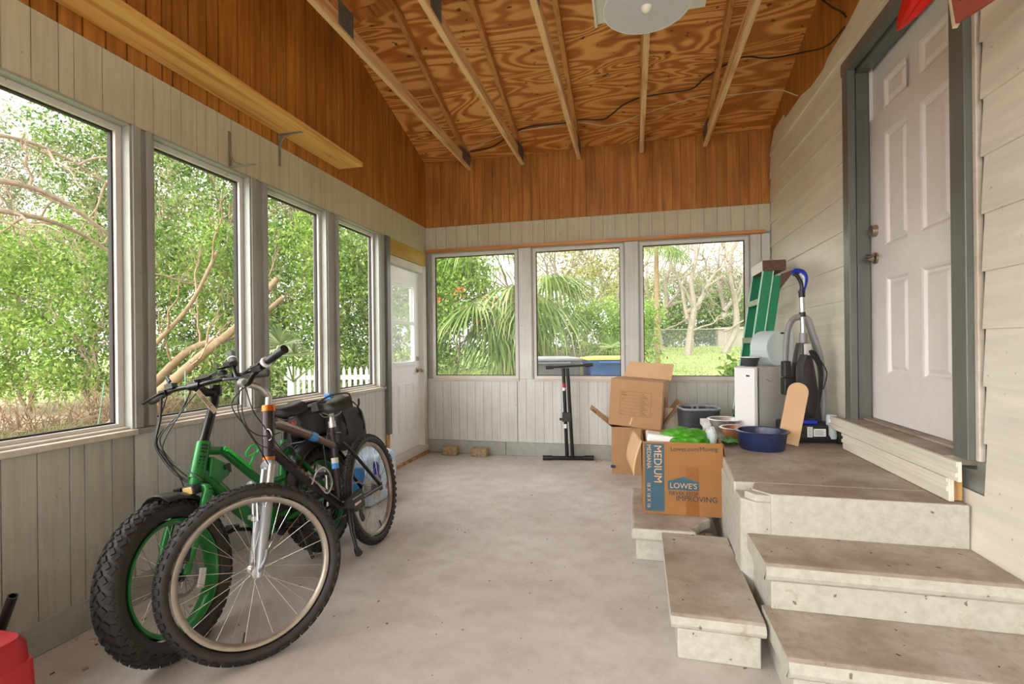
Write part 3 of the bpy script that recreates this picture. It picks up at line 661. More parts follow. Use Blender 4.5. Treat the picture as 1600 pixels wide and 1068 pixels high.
def axle_matrix(C, fwd, axle):
    """wheel axes: x forward, y up in plane, z along the axle"""
    x = Vector(fwd).normalized(); z = Vector(axle).normalized(); y = z.cross(x); M = Matrix((x, y, z)).transposed().to_4x4(); M.translation = C; return M

def saddle(root, s0, s1, h, wn, wr, mat, thick=0.06):
    """padded saddle from the nose s0 back to s1"""
    P = []; n = 14
    for i in range(n+1):
        t = i/n; s = s0+(s1-s0)*t
        w_ = wn+(wr-wn)*max(0, (t-0.35)/0.65)**1.4; 
        if t < 0.12: w_ *= 0.55+0.45*math.sin(t/0.12*PI/2)
        if t > 0.9: w_ *= math.sqrt(max(0.05, 1-((t-0.9)/0.1)**2*0.8))
        top = h+0.022*(t**2)+0.01*(1-t)**2-0.012*math.sin(t*PI); th_ = thick*(0.6+0.5*t); row = []
        for k in range(16):
            a = 2*PI*k/16; ca, sa = math.cos(a), math.sin(a)
            y = w_/2*math.copysign(abs(ca)**0.7, ca); z = top-th_*0.45+th_*0.5*math.copysign(abs(sa)**0.75, sa)-0.012*abs(ca)**3
            row.append((s, y, z))
        row.append(row[0]); P.append(row)
    m = MB(); m.grid(P)
    for row, fl in ((P[0], 1), (P[-1], 0)): m._add(row[:-1], [tuple(range(16))], True)
    sd = m.build('saddle', mat, root)
    r = MB()
    sm = (s0+s1)/2
    for y in (-0.022, 0.022): r.tube(smooth_path([(s0-0.05 if s1 < s0 else s0, y*0.4, h-0.045), (sm+0.02, y, h-0.078), (sm-0.07, y, h-0.078), (s1+0.05, y*1.6, h-0.05)], 5), 0.0036, 8)
    r.build('saddle_rail', 'alu', sd)
    return sd

def crank(root, bb, ang, L, side, mat='black', ped=True, lat=0.07):
    a = MB(); d = Vector((math.cos(ang), 0, math.sin(ang))); p = Vector(bb)+Vector((0, side*lat, 0)); q = p+d*L+Vector((0, side*0.012, 0))
    a.tube([p, q], [0.014, 0.010], 10, flat=0.7); c = a.build('crank_arm', mat, root)
    if ped:
        m = MB(); m.box((q.x-0.045, q.y+side*0.012, q.z-0.011), (q.x+0.045, q.y+side*0.10, q.z+0.011)); m.tube([q, q+Vector((0, side*0.1, 0))], 0.007, 8)
        for k in range(4): m.box((q.x-0.05+k*0.028, q.y+side*0.016, q.z-0.015), (q.x-0.042+k*0.028, q.y+side*0.096, q.z+0.015))
        m.build('pedal', 'black', c, bevel=0.003)
    return c

KN_MTB = [(0, 0.013, 0.016, 0.0, 0), (0, 0.013, 0.016, 0.0, 0.5), (24, 0.010, 0.018, 0.3, 0.25), (-24, 0.010, 0.018, -0.3, 0.25), (52, 0.014, 0.020, 0, 0.0), (-52, 0.014, 0.020, 0, 0.5)]
KN_FAT = [(0, 0.014, 0.022, 0.5, 0), (20, 0.016, 0.024, -0.6, 0.5), (-20, 0.016, 0.024, 0.6, 0.5), (42, 0.016, 0.024, 0.55, 0.1), (-42, 0.016, 0.024, -0.55, 0.1), (66, 0.013, 0.022, -0.4, 0.5), (-66, 0.013, 0.022, 0.4, 0.5)]

# ---------------- the dark mountain bike in front
MBK = bike_matrix((-1.478, 1.67), (-1.60, 2.895), math.radians(-9)); IB = MBK.inverted()
B = thing('mountain_bike', 'dark bronze mountain bike with silver fork leaning in front of the green bike', 'bicycle', M=MBK, group='bicycles by the window wall')
# rear wheel
rw = wheel(B, 'wheel', axle_matrix(Vector((0.01,0,0.344)), (1,0,0), (0,-1,0)), 0.345, 0.054, 0.050, 0.284, 0.03, 'rim_alu', 'rubber_side', 32, KN_MTB, 50, 0.006, valve_a=-1.75)
cs = MB()
for i, r_ in enumerate((0.058, 0.050, 0.043, 0.036, 0.029)): cs.lathe([(0.014, -0.030-i*0.005), (r_, -0.030-i*0.005), (r_, -0.0275-i*0.005), (0.014, -0.0275-i*0.005)], 26, axle_matrix(Vector((0.01,0,0.344)), (1,0,0), (0,1,0)), close=True)
cs.lathe([(0.01,0.03),(0.075,0.031),(0.078,0.033),(0.01,0.034)], 30, axle_matrix(Vector((0.01,0,0.344)), (1,0,0), (0,1,0)))
cs.build('cassette', 'alu', rw)
# front wheel, turned towards the wall
yw, ln = math.radians(37), math.radians(-9)
ctw = Vector((-1.468, 1.678, 0)); nrm_ = Vector((math.cos(yw), -math.sin(yw), 0)); upw = Vector((0,0,1))*math.cos(ln)+nrm_*math.sin(ln); fww = Vector((-math.sin(yw), -math.cos(yw), 0))
Cw = ctw+upw*0.345; axw = fww.cross(upw).normalized(); axw = axw if axw.x > 0 else -axw
L3 = lambda v: (IB.to_3x3() @ Vector(v)); LP = lambda v: IB @ Vector(v)
Cf = LP(Cw); axl = L3(axw); fwl = L3(fww); upl = L3(upw)
fw_ = wheel(B, 'wheel', axle_matrix(Cf, fwl, -axl), 0.345, 0.054, 0.050, 0.284, 0.03, 'rim_alu', 'rubber_side', 32, KN_MTB, 50, 0.006, valve_a=-1.35, hub_w=0.045)
q = MB(); q.tube(smooth_path([Cf+axl*0.062, Cf+axl*0.075+upl*0.015, Cf+axl*0.078+upl*0.05-fwl*0.02, Cf+axl*0.075+upl*0.085-fwl*0.03], 4), [0.005]*4+[0.007]*9, 8); q.build('quick_release', 'steel', fw_)
# frame tubes
HT, HB, BBp = Vector((0.918,0,0.965)), Vector((0.968,0,0.762)), Vector((0.432,0,0.37))
fr = MB(); fr.m = 0
fr.tube([HT, HB], [0.027,0.027], 18); 
fr.tube(smooth_path([(0.955,0,0.80), (0.90,0,0.755), (0.70,0,0.585), BBp], 6), 0.024, 16)
fr.tube([BBp, (0.38,0,0.775)], 0.019, 16)
fr.m = 1
fr.tube(smooth_path([(0.915,0,0.905), (0.86,0,0.895), (0.62,0,0.80), (0.385,0,0.695)], 6), [0.024]*7+[0.023]*6+[0.019]*6, 16)
fr.m = 0
for y in (-0.05, 0.05):
    fr.tube(smooth_path([(0.385,y*0.3,0.70), (0.33,y*0.9,0.675), (0.02,y*1.3,0.36)], 6), 0.0105, 10)
    fr.tube(smooth_path([(0.425,y*0.5,0.365), (0.33,y*0.9,0.35), (0.015,y*1.3,0.345)], 6), [0.013]*13, 10)
    fr.box((-0.005,y*1.3-0.004,0.325), (0.035,y*1.3+0.004,0.37))
fr.tube([BBp+Vector((0,-0.04,0)), BBp+Vector((0,0.04,0))], 0.024, 16)
fr.build('frame', ['frame_dark', 'frame_bronze'], B)
dc = MB(); d_ = (Vector((0.385,0,0.695))-Vector((0.86,0,0.895))).normalized(); c_ = Vector((0.595,0,0.79)); dc.tube([c_-d_*0.03, c_+d_*0.03], 0.0245, 16, caps=False); dc.build('blue_band', 'blue_decal', B)
dc = MB(); c_ = Vector((0.405,0,0.60)); d_ = Vector((0.05,0,-0.4)).normalized(); dc.tube([c_-d_*0.03, c_], 0.0196, 14, caps=False); dc.m = 1; dc.tube([c_, c_+d_*0.03], 0.0196, 14, caps=False); dc.build('seat_tube_sticker', ['white_decal', 'blue_decal'], B)
dd = MB(); dv = (BBp-Vector((0.90,0,0.755))).normalized()
for k in range(7):
    c_ = Vector((0.90,0,0.755))+dv*(0.14+0.034*k); dd.obox(c_+Vector((0,0.0236,0)), (0.011,0.0012,0.008), Matrix.Rotation(math.atan2(-dv.z, dv.x)+0.3,3,'Y'))
dd.build('frame_lettering', 'frame_bronze', B)
bd = MB(); ac = (HT+HB)/2+Vector((0.022,0.018,0.0)); bd.tube([ac+Vector((0.004*1,0.016*math.cos(a)-0.01*math.sin(a)*0, 0.026*math.sin(a))) for a in np.linspace(0,2*PI,20)], 0.0025, 6, closed=True); bd.build('head_badge', 'alu', B)
# headset rings, stem, handlebar (turned with the fork)
ax_ = (HT-HB).normalized()
r_ = MB(); r_.tube([HT, HT+ax_*0.028], [0.031,0.030], 20); r_.build('headset_ring', 'copper_ring', B)
r_ = MB(); r_.tube([HB-ax_*0.012, HB], [0.029,0.029], 20); r_.build('lower_headset', 'copper_ring', B)
top = Vector(LP(MBK @ Vector((0.912,0,1.06)))); by = math.radians(30)
bf_ = L3((-math.sin(by), -math.cos(by), 0)); bl_ = L3((math.cos(by), -math.sin(by), 0)); bu = L3((0,0,1))
clampP = top+bf_*0.095+bu*0.045
st = MB(); st.tube(smooth_path([HT+ax_*0.025, HT+ax_*0.07, top-bu*0.01, top+bf_*0.03+bu*0.022, clampP], 6), [0.0145]*12+[0.016]*13, 14); st.tube([clampP-bl_*0.028, clampP+bl_*0.028], 0.022, 16); st.build('stem', 'alu', B)
hb = MB(); path = [clampP-bl_*0.34+bu*0.13-bf_*0.05, clampP-bl_*0.22+bu*0.10-bf_*0.02, clampP-bl_*0.13+bu*0.05, clampP-bl_*0.05, clampP+bl_*0.05, clampP+bl_*0.13+bu*0.045, clampP+bl_*0.22+bu*0.10-bf_*0.02, clampP+bl_*0.33+bu*0.152-bf_*0.05]
hb.tube(smooth_path(path, 6), 0.0115, 12); hbar = hb.build('handlebar', 'black_metal', B)
for e in (0, -1):
    p0 = Vector(path[e]); p1 = Vector(path[1 if e == 0 else -2]); dv = (p0-p1).normalized()
    g = MB(); g.tube([p0-dv*0.12, p0-dv*0.06, p0-dv*0.01, p0+dv*0.004], [0.0155,0.0165,0.0165,0.019], 16); g.build('grip', 'black', hbar)
    g = MB(); g.tube([p0-dv*0.135, p0-dv*0.121], [0.023,0.023], 20); g.build('shifter_ring', 'white_plastic', hbar)
    g = MB(); g.tube([p0-dv*0.20, p0-dv*0.136], [0.018,0.021], 16); g.obox(p0-dv*0.165-bu*0.012+bf_*0.02, (0.02,0.02,0.014), Matrix.Rotation(0.4,3,'Z')); g.build('shifter', 'black', hbar, bevel=0.002)
    g = MB(); q0 = p0-dv*0.19+bf_*0.02-bu*0.012; g.tube(smooth_path([q0, q0+bf_*0.045+dv*0.01-bu*0.012, q0+bf_*0.05+dv*0.07-bu*0.016, q0+bf_*0.045+dv*0.125-bu*0.02], 5), [0.007]*16, 8, flat=0.6); g.build('brake_lever', 'black_metal', hbar)
# suspension fork
fk = MB(); crownC = HB-ax_*0.045; cl = axl
fk.m = 0; fk.tube([HB-ax_*0.008, crownC-ax_*0.01], 0.022, 14); 
fk.tube(smooth_path([crownC-cl*0.062, crownC-cl*0.03+ax_*0.012, crownC+cl*0.03+ax_*0.012, crownC+cl*0.062], 5), 0.021, 14)
for s in (-1, 1):
    a_ = crownC+cl*0.062*s; b_ = Cf+cl*0.062*s; m_ = a_.lerp(b_, 0.36)
    fk.m = 1; fk.tube([a_+ax_*0.015, m_], 0.0145, 14); fk.m = 0
    fk.tube([m_+(a_-b_).normalized()*0.01, m_, m_.lerp(b_, 0.5), b_+(a_-b_).normalized()*0.01, b_-(a_-b_).normalized()*0.018], [0.021,0.0215,0.0195,0.0155,0.011], 14)
mA = crownC.lerp(Cf, 0.40); tp = mA+upl*0.03+fwl*0.045
fk.m = 0; fk.tube(smooth_path([mA-cl*0.06+upl*0.0, tp-cl*0.05+upl*0.05, tp+upl*0.075, tp+cl*0.05+upl*0.05, mA+cl*0.06], 5), 0.011, 10)
fork = fk.build('suspension_fork', ['silver_paint', 'alu'], B)
for s in (-1, 1):
    v = MB(); p_ = mA+cl*s*0.042+fwl*0.034-upl*0.005
    v.tube([p_-upl*0.045, p_+upl*0.085], [0.008,0.005], 8); v.obox(p_-upl*0.035-cl*s*0.012, (0.008,0.024,0.008), Matrix((cl, fwl, upl)).transposed()); v.build('brake_arm', 'alu', fork)
# seat post, saddle
sp = MB(); sp.m = 0; sp.tube([(0.386,0,0.74), (0.372,0,0.83)], 0.0165, 14); sp.m = 1; sp.tube([(0.374,0,0.80), (0.371,0,0.835)], [0.021,0.02], 14); sp.tube([(0.371,0,0.83), (0.355,0,0.905)], 0.0135, 14); sp.m = 0; sp.tube([(0.387,-0.03,0.765), (0.387,0.055,0.765)], 0.006, 8); sp.tube([(0.3885,0,0.752), (0.3855,0,0.778)], 0.023, 16)
sp.build('seat_post', ['frame_dark', 'alu'], B)
saddle(B, 0.525, 0.24, 0.945, 0.075, 0.205, 'vinyl', 0.075)
# drivetrain on the far side, guard on the near side
ch = MB(); Mc = axle_matrix(BBp, (1,0,0), (0,1,0))
for r_, z_ in ((0.088, -0.05), (0.07, -0.057), (0.05, -0.064)): ch.lathe([(r_-0.018, z_), (r_, z_), (r_, z_+0.003), (r_-0.018, z_+0.003)], 40, Mc, close=True)
for k in range(5): ch.tube([Mc @ Vector((0,0,-0.05)), Mc @ Vector((0.08*math.cos(k*1.2566),0.08*math.sin(k*1.2566),-0.05))], 0.007, 8)
ch.build('chainring', 'black_metal', B)
cn = MB(); cn.tube([(0.432,-0.05,0.455), (0.02,-0.045,0.40)], 0.004, 6); cn.tube([(0.432,-0.05,0.285), (0.05,-0.045,0.24)], 0.004, 6); cn.build('chain', 'steel', B)
crank(B, BBp, math.radians(-112), 0.13, 1, 'alu', ped=False); crank(B, BBp, math.radians(108), 0.17, -1, 'alu')
gd = MB()
gd.lathe([(0.001,0.058),(0.026,0.06),(0.026,0.07),(0.001,0.071)], 20, Mc); gd.build('crank_cap', 'black', B)
pg = MB(); pg.prism([(0.50,0.085,0.405),(0.375,0.085,0.43),(0.35,0.085,0.395),(0.365,0.085,0.345),(0.455,0.085,0.325),(0.505,0.085,0.36)], (0,0.03,0)); pg.m = 1
pg.box((0.40,0.1151,0.362), (0.475,0.117,0.374)); pg.box((0.38,0.1151,0.40), (0.49,0.117,0.404)); pg.build('pedal_block', ['black', 'white_decal'], B, bevel=0.004)
dr = MB(); dr.tube([(0.015,-0.075,0.32), (0.04,-0.078,0.25), (0.075,-0.07,0.17)], [0.011,0.014,0.01], 10); dr.lathe([(0.001,-0.004),(0.024,-0.004),(0.024,0.004),(0.001,0.004)], 18, axle_matrix(Vector((0.075,-0.06,0.18)), (1,0,0), (0,1,0))); dr.lathe([(0.001,-0.004),(0.022,-0.004),(0.022,0.004),(0.001,0.004)], 18, axle_matrix(Vector((0.04,-0.06,0.26)), (1,0,0), (0,1,0))); dr.build('rear_derailleur', 'black', B)
ks = MB(); ks.tube([(0.43,0.055,0.34), (0.52,0.10,0.24), (0.575,0.14,0.165)], [0.014,0.012,0.010], 10); ks.tube([(0.575,0.14,0.165), (0.605,0.165,0.15)], [0.016,0.02], 10); ks.build('kickstand', 'black', B)
bc = MB(); bc.tube(smooth_path([(0.736,0.045,0.565),(0.70,0.06,0.615),(0.64,0.062,0.625),(0.585,0.06,0.58),(0.56,0.05,0.515),(0.62,0.05,0.485),(0.655,0.03,0.545),(0.72,0.03,0.60)], 5), 0.004, 8); bc.tube([(0.655,0.03,0.545),(0.60,0.03,0.50)], 0.004, 8); bc.build('bottle_cage', 'alu', B)
for pth in ([(1.115,0.05,1.09),(1.152,0.05,1.075),(1.219,0.08,1.001),(1.188,0.08,0.918),(1.088,0.05,0.821),(1.0,0.03,0.70)], [(1.114,0.05,1.086),(1.132,0.08,0.99),(1.051,0.06,0.911),(0.961,0.04,0.825),(0.854,0.03,0.72),(0.79,0.03,0.66)], [(1.137,0.05,1.088),(1.209,0.09,0.972),(1.156,0.09,0.857),(1.026,0.05,0.808),(0.95,0.03,0.78)], [(1.12,0.04,1.09),(1.20,0.04,1.02),(1.12,0.05,0.90),(1.0,0.035,0.86),(0.9,0.03,0.86)]):
    c_ = MB(); c_.tube(smooth_path(pth, 8), 0.0026, 6); c_.build('brake_cable', 'black', B)

# ---------------- the green fat tyre bike behind it
MGK = bike_matrix((-1.80, 1.645), (-1.86, 2.715), math.radians(-11)); IG = MGK.inverted()
G = thing('fat_tire_bike', 'green bike with very thick tyres standing nearest the wall, black rack bag behind', 'bicycle', M=MGK, group='bicycles by the window wall')
RG = 0.318
wheel(G, 'wheel', axle_matrix(Vector((0.0,0,RG)), (1,0,0), (0,-1,0)), RG, 0.10, 0.088, 0.222, 0.07, 'green_paint', 'rubber_side', 30, KN_FAT, 40, 0.006, hub_w=0.06, hub_r=0.05, hub_mat='black_metal')
y2 = math.radians(7.0); l2 = math.radians(-11.5); cg = Vector((-1.795, 1.643, 0)); fg = Vector((-math.sin(y2)*-1, -math.cos(y2), 0)); ng = Vector((math.cos(y2), math.sin(y2), 0)); ug = Vector((0,0,1))*math.cos(l2)+ng*math.sin(l2)
Cg = IG @ (cg+ug*RG); fgl = IG.to_3x3() @ fg; axg = IG.to_3x3() @ (ug.cross(fg)).normalized(); ugl = IG.to_3x3() @ ug
gw = wheel(G, 'wheel', axle_matrix(Cg, fgl, -axg), RG, 0.10, 0.088, 0.222, 0.07, 'green_paint', 'rubber_side', 30, KN_FAT, 40, 0.006, disc=0.085, hub_w=0.05, hub_mat='black_metal', reflector=2.5+PI*0.35)
gHT, gHB = Vector((0.797,0,0.824)), Vector((0.872,0,0.672)); ga = (gHT-gHB).normalized()
fr = MB()
fr.tube([gHT, gHB], [0.031,0.035], 18)
fr.tube(smooth_path([gHT-ga*0.035, (0.735,0,0.772), (0.685,0,0.757), (0.60,0,0.672), (0.50,0,0.575), (0.42,0,0.532), (0.29,0,0.52)], 7), 0.021, 16)
fr.tube(smooth_path([gHB+ga*0.03, (0.80,0,0.64), (0.66,0,0.47), (0.56,0,0.36), (0.50,0,0.30)], 7), 0.033, 18)
fr.tube([(0.24,0,0.71), (0.33,0,0.45), (0.40,0,0.29)], [0.021,0.021,0.024], 16)
for y in (-0.05, 0.05):
    fr.tube(smooth_path([(0.255,y*0.4,0.665), (0.19,y,0.60), (-0.01,y*1.45,0.345)], 6), 0.0125, 10)
    fr.tube(smooth_path([(0.43,y*0.5,0.30), (0.30,y*1.15,0.315), (0.0,y*1.5,0.32)], 6), 0.014, 10)
fr.tube([(0.45,-0.05,0.295), (0.45,0.05,0.295)], 0.034, 18)
fr.box((0.335,-0.035,0.27), (0.475,0.035,0.40))
fr.build('frame', 'green_paint', G)
bt = MB(); bt.prism([(0.80,-0.04,0.755),(0.72,-0.04,0.70),(0.715,-0.04,0.645),(0.79,-0.04,0.62),(0.835,-0.04,0.665)], (0,0.08,0)); bat = bt.build('battery_case', 'green_paint', G, bevel=0.008)
lk = MB(); lk.box((0.706,-0.035,0.655), (0.722,0.042,0.70)); lk.lathe([(0.001,0),(0.013,0),(0.013,0.006),(0.001,0.006)], 16, Matrix.Translation((0.735,0.04,0.685)) @ Matrix.Rotation(-PI/2,4,'X')); lk.build('battery_lock', 'black', bat)
mt = MB(); mt.box((0.345,-0.045,0.355), (0.45,0.045,0.43)); mt.build('controller_box', 'black', G, bevel=0.008)
for i, (dz, tx) in enumerate(((0.055, 'R'), (0.0, 'O'), (-0.05, 'A'))):
    p_ = (gHT+gHB)/2+ga*dz; d2 = MB(); ez = ga; ex = Vector((0.55,0.83,0)).cross(ez).normalized(); nn_ = ez.cross(ex)
    for k in range(3): d2.obox(p_+Vector((0.017,0.026,0))+ez*(0.016*(k-1)), (0.013,0.0025,0.004), Matrix((ex, ex.cross(ez), ez)).transposed())
    d2.build('head_tube_lettering', 'black', G)
# fork, steerer, stem
fk = MB(); cr = gHB-ga*0.055
fk.tube([gHB, cr], [0.03,0.027], 16); fk.tube(smooth_path([cr-axg*0.075-ga*0.015, cr-axg*0.05+ga*0.006, cr+axg*0.05+ga*0.006, cr+axg*0.075-ga*0.015], 5), 0.02, 12)
for s in (-1, 1): fk.tube(smooth_path([cr+axg*0.073*s-ga*0.01, cr.lerp(Cg, 0.5)+axg*0.075*s, Cg+axg*0.07*s], 6), [0.021]*3+[0.018]*6+[0.014]*4, 14)
fork = fk.build('fork', 'green_paint', G)
cp = MB(); pc = Cg-axg*(-1)*0.056*-1+ugl*0.07-fgl*0.03; cp.obox(Cg+axg*0.068+ugl*0.075-fgl*0.02, (0.022,0.012,0.03), Matrix((fgl, axg, ugl)).transposed()); cp.build('brake_caliper', 'black', fork, bevel=0.004)
sr = MB(); sr.tube([gHT, gHT+ga*0.02, (0.70,0,0.99), (0.668,0,1.06)], [0.025,0.021,0.021,0.021], 16); sr.tube([(0.672,0,1.035), (0.664,0,1.085)], 0.027, 16); sr.tube(smooth_path([(0.672,0,1.06), (0.72,-0.005,1.058), (0.775,-0.01,1.092)], 5), 0.021, 14); sr.build('stem_post', 'black_metal', G)
hb = MB(); cP = Vector((0.785,0,1.095)); gp = [(0.70,-0.345,1.075),(0.745,-0.22,1.092),(0.785,-0.10,1.10),cP,(0.785,0.10,1.10),(0.755,0.20,1.10),(0.715,0.335,1.088)]
hb.tube(smooth_path(gp, 7), 0.0125, 12); hb.tube([cP-Vector((0,0.03,0)), cP+Vector((0,0.03,0))], 0.02, 14); gbar = hb.build('handlebar', 'black_metal', G)
for e in (0, -1):
    p0 = Vector(gp[e]); p1 = Vector(gp[1 if e == 0 else -2]); dv = (p0-p1).normalized(); up_ = Vector((0,0,1)); fo = Vector((1,0,0))
    g = MB(); g.tube([p0-dv*0.13, p0-dv*0.07, p0, p0+dv*0.006], [0.0155,0.018,0.019,0.017], 16); g.build('grip', 'grip', gbar)
    g = MB(); q0 = p0-dv*0.165+fo*0.02; g.obox(p0-dv*0.155+fo*0.012, (0.02,0.016,0.014), Matrix.Rotation(0.2,3,'Z')); g.tube(smooth_path([q0, q0+fo*0.035+dv*0.005-up_*0.008, q0+fo*0.045+dv*0.07-up_*0.01, q0+fo*0.04+dv*0.15-up_*0.012], 5), [0.008]*6+[0.007]*10, 8, flat=0.6); g.build('brake_lever', 'black', gbar, bevel=0.002)
    g = MB(); g.lathe([(0.001,0),(0.02,0),(0.022,0.014),(0.012,0.024),(0.001,0.026)], 16, Matrix.Translation(p0-dv*0.20+up_*0.012)); g.build('bell' if e == 0 else 'throttle', 'black', gbar)
ds = MB(); ds.obox((0.775,0.055,1.128), (0.03,0.045,0.008), Matrix.Rotation(0.35,3,'Y')); ds.obox((0.78,0.055,1.115), (0.012,0.012,0.014), Matrix.Identity(3)); ds.build('display', 'black_gloss', G, bevel=0.004)
ph = MB(); ph.tube(smooth_path([(0.80,-0.13,1.11),(0.79,-0.14,1.14),(0.77,-0.165,1.165),(0.785,-0.15,1.17),(0.80,-0.12,1.14)], 5), 0.006, 8); ph.obox((0.79,-0.13,1.118), (0.016,0.022,0.012), Matrix.Identity(3)); ph.build('phone_clamp', 'black', G, bevel=0.002)
# paper tag tied to the bar
tg = MB(); p0, p1 = Vector((0.812,0.03,1.066)), Vector((0.742,0.045,0.955)); wd = Vector((-0.012,0.0,0.006))
n_ = (p1-p0).cross(wd).normalized()*0.0008
tg.hexa([p0-wd-n_, p0+wd-n_, p1+wd*1.2-n_, p1-wd*1.2-n_, p0-wd+n_, p0+wd+n_, p1+wd*1.2+n_, p1-wd*1.2+n_]); tgo = tg.build('paper_tag', 'cream', G)
e_z = (p0-p1).normalized(); nz = n_.normalized(); nz = nz if nz.y > 0 else -nz; e_x = e_z; e_y = nz.cross(e_x).normalized()
Mt = Matrix((e_x, e_y, nz)).transposed().to_4x4(); Mt.translation = (p0+p1)/2+nz*0.0014
text_mesh('tag_lettering', '21000', 'print_navy', tgo, Mt, 0.026, 0.0003)
# saddle, post, reflector
sp = MB(); sp.tube([(0.238,0,0.70), (0.178,0,0.86)], 0.0165, 14); sp.m = 1; sp.tube([(0.245,0,0.69), (0.235,0,0.725)], 0.025, 16); sp.tube([(0.243,0.02,0.70), (0.27,0.045,0.70)], 0.007, 8)
sp.build('seat_post', ['black_metal', 'green_paint'], G)
saddle(G, 0.345, 0.055, 0.918, 0.07, 0.20, 'vinyl', 0.08)
rf = MB(); rf.obox((0.175,0.02,0.80), (0.012,0.032,0.021), Matrix.Rotation(-0.3,3,'Y')); rf.build('red_reflector', 'red_plastic', G, bevel=0.003)
# fenders, light, rack
fd = MB()
def fender(mb, C, fx, ux, ax, r, a0, a1, w_, n=16):
    P = []
    for i in range(n+1):
        a = math.radians(a0+(a1-a0)*i/n); er = fx*math.cos(a)+ux*math.sin(a)
        P.append([C+er*(r-0.035*abs(k)**2.2)+ax*(w_/2*k) for k in (-1,-0.8,-0.4,0,0.4,0.8,1)])
    mb.grid(P)
fender(fd, Cg, fgl, ugl, axg, RG+0.022, 88, 152, 0.13); fd.build('front_fender', 'black', G, solid=0.003)
fd = MB(); fender(fd, Vector((0,0,RG)), Vector((1,0,0)), Vector((0,0,1)), Vector((0,1,0)), RG+0.04, 15, 175, 0.14); fd.build('rear_fender', 'black', G, solid=0.003)
hl = MB(); pl_ = cr+fgl*0.035+ugl*0.012+axg*0.01; Rl = Matrix((fgl, axg, ugl)).transposed(); hl.obox(pl_+axg*0.012, (0.024,0.03,0.022), Rl); hl.obox(pl_-fgl*0.035, (0.012,0.008,0.008), Rl); hlo = hl.build('headlight', 'black', G, bevel=0.006)
l_ = MB(); l_.obox(pl_+axg*0.012+fgl*0.024, (0.003,0.022,0.016), Rl); l_.build('headlight_lens', 'lens', hlo, bevel=0.003)
l_ = MB(); l_.obox(pl_-axg*0.05, (0.014,0.018,0.018), Rl); l_.build('horn', 'black_metal', hlo, bevel=0.004)
rk = MB()
for y in (-0.065, 0.065): rk.tube(smooth_path([(0.20,y*0.5,0.665),(0.12,y,0.685),(-0.44,y,0.685),(-0.47,y*0.5,0.68)], 5), 0.007, 8); rk.tube([(-0.05,y,0.685),(0.0,y*1.2,0.34)], 0.007, 8); rk.tube([(-0.25,y,0.685),(-0.01,y*1.2,0.34)], 0.007, 8)
for s_ in (0.10,-0.05,-0.2,-0.35): rk.tube([(s_,-0.065,0.685),(s_,0.065,0.685)], 0.006, 8)
rk.build('rear_rack', 'black_metal', G)
crank(G, (0.45,0,0.295), math.radians(200), 0.165, 1, 'black_metal', lat=0.075); crank(G, (0.45,0,0.295), math.radians(20), 0.165, -1, 'black_metal', lat=0.075)
ch = MB(); Mc = axle_matrix(Vector((0.45,0,0.295)), (1,0,0), (0,1,0)); ch.lathe([(0.06,-0.065),(0.085,-0.065),(0.085,-0.062),(0.06,-0.062)], 40, Mc, close=True); ch.build('chainring', 'black_metal', G); ch = MB(); ch.lathe([(0.001,0.052),(0.05,0.054),(0.05,0.06),(0.001,0.062)], 30, Mc); ch.build('crank_cap', 'black_metal', G)
ks = MB(); ks.tube([(0.32,0.04,0.30), (0.36,0.14,0.07)], [0.012,0.009], 10); ks.build('kickstand', 'black', G)
gc = MB(); gc.tube(smooth_path([(0.717,0.03,0.765),(0.70,0.035,0.77),(0.59,0.035,0.665),(0.575,0.035,0.65),(0.59,0.05,0.645),(0.70,0.05,0.752),(0.717,0.04,0.762)], 4), 0.006, 8); gc.tube(smooth_path([(0.60,0.05,0.725),(0.57,0.06,0.752),(0.535,0.06,0.738),(0.535,0.06,0.712),(0.60,0.05,0.705),(0.60,0.05,0.73)], 4), 0.0045, 8); gc.tube(smooth_path([(0.55,0.06,0.715),(0.585,0.05,0.665),(0.60,0.04,0.655)], 4), 0.0045, 8); gc.build('bottle_cage', 'green_bright', G)
for pth, r in (([(0.785,-0.2,1.071),(0.812,-0.2,0.972),(0.874,-0.18,0.872),(0.876,-0.16,0.803),(0.882,-0.1,0.721),(0.875,-0.03,0.658),(0.827,0.03,0.622)], 0.006), ([(0.77,-0.05,1.07),(0.804,-0.12,0.957),(0.828,-0.18,0.918),(0.867,-0.18,0.856),(0.89,-0.1,0.75),(0.895,-0.06,0.686),(0.91,-0.03,0.62)], 0.003), ([(0.784,-0.03,1.08),(0.78,-0.1,0.996),(0.816,-0.16,0.934),(0.861,-0.17,0.868),(0.88,-0.1,0.765),(0.9,0.04,0.68),(0.881,0.05,0.621),(0.94,0.07,0.525),(0.99,0.075,0.42)], 0.003), ([(0.77,-0.18,1.08),(0.80,-0.21,0.98),(0.86,-0.2,0.88),(0.865,-0.15,0.80),(0.86,-0.1,0.70),(0.85,-0.04,0.64)], 0.003), ([(0.79,0.03,1.08),(0.81,-0.06,1.0),(0.85,-0.14,0.89),(0.88,-0.14,0.81),(0.87,-0.06,0.70),(0.84,0.0,0.63)], 0.003)):
    c_ = MB(); c_.tube(smooth_path(pth, 8), r, 8); c_.build('brake_cable', 'black', G)
# coiled cable lock hung under the saddle
lc = MB()
for k in range(4):
    lc.tube([(0.30+0.012*k+0.062*math.cos(a), 0.05+0.012*k, 0.645-0.006*k+0.068*math.sin(a)) for a in np.linspace(0, 2*PI, 26)[:-1]], 0.0065, 8, closed=True)
tag(lc.build('cable_lock', 'black', None, loc=(0,0,0)), 'coil of black cable lock hung on the green frame under its saddle', 'cable lock'); bpy.data.objects['cable_lock'].matrix_world = MGK

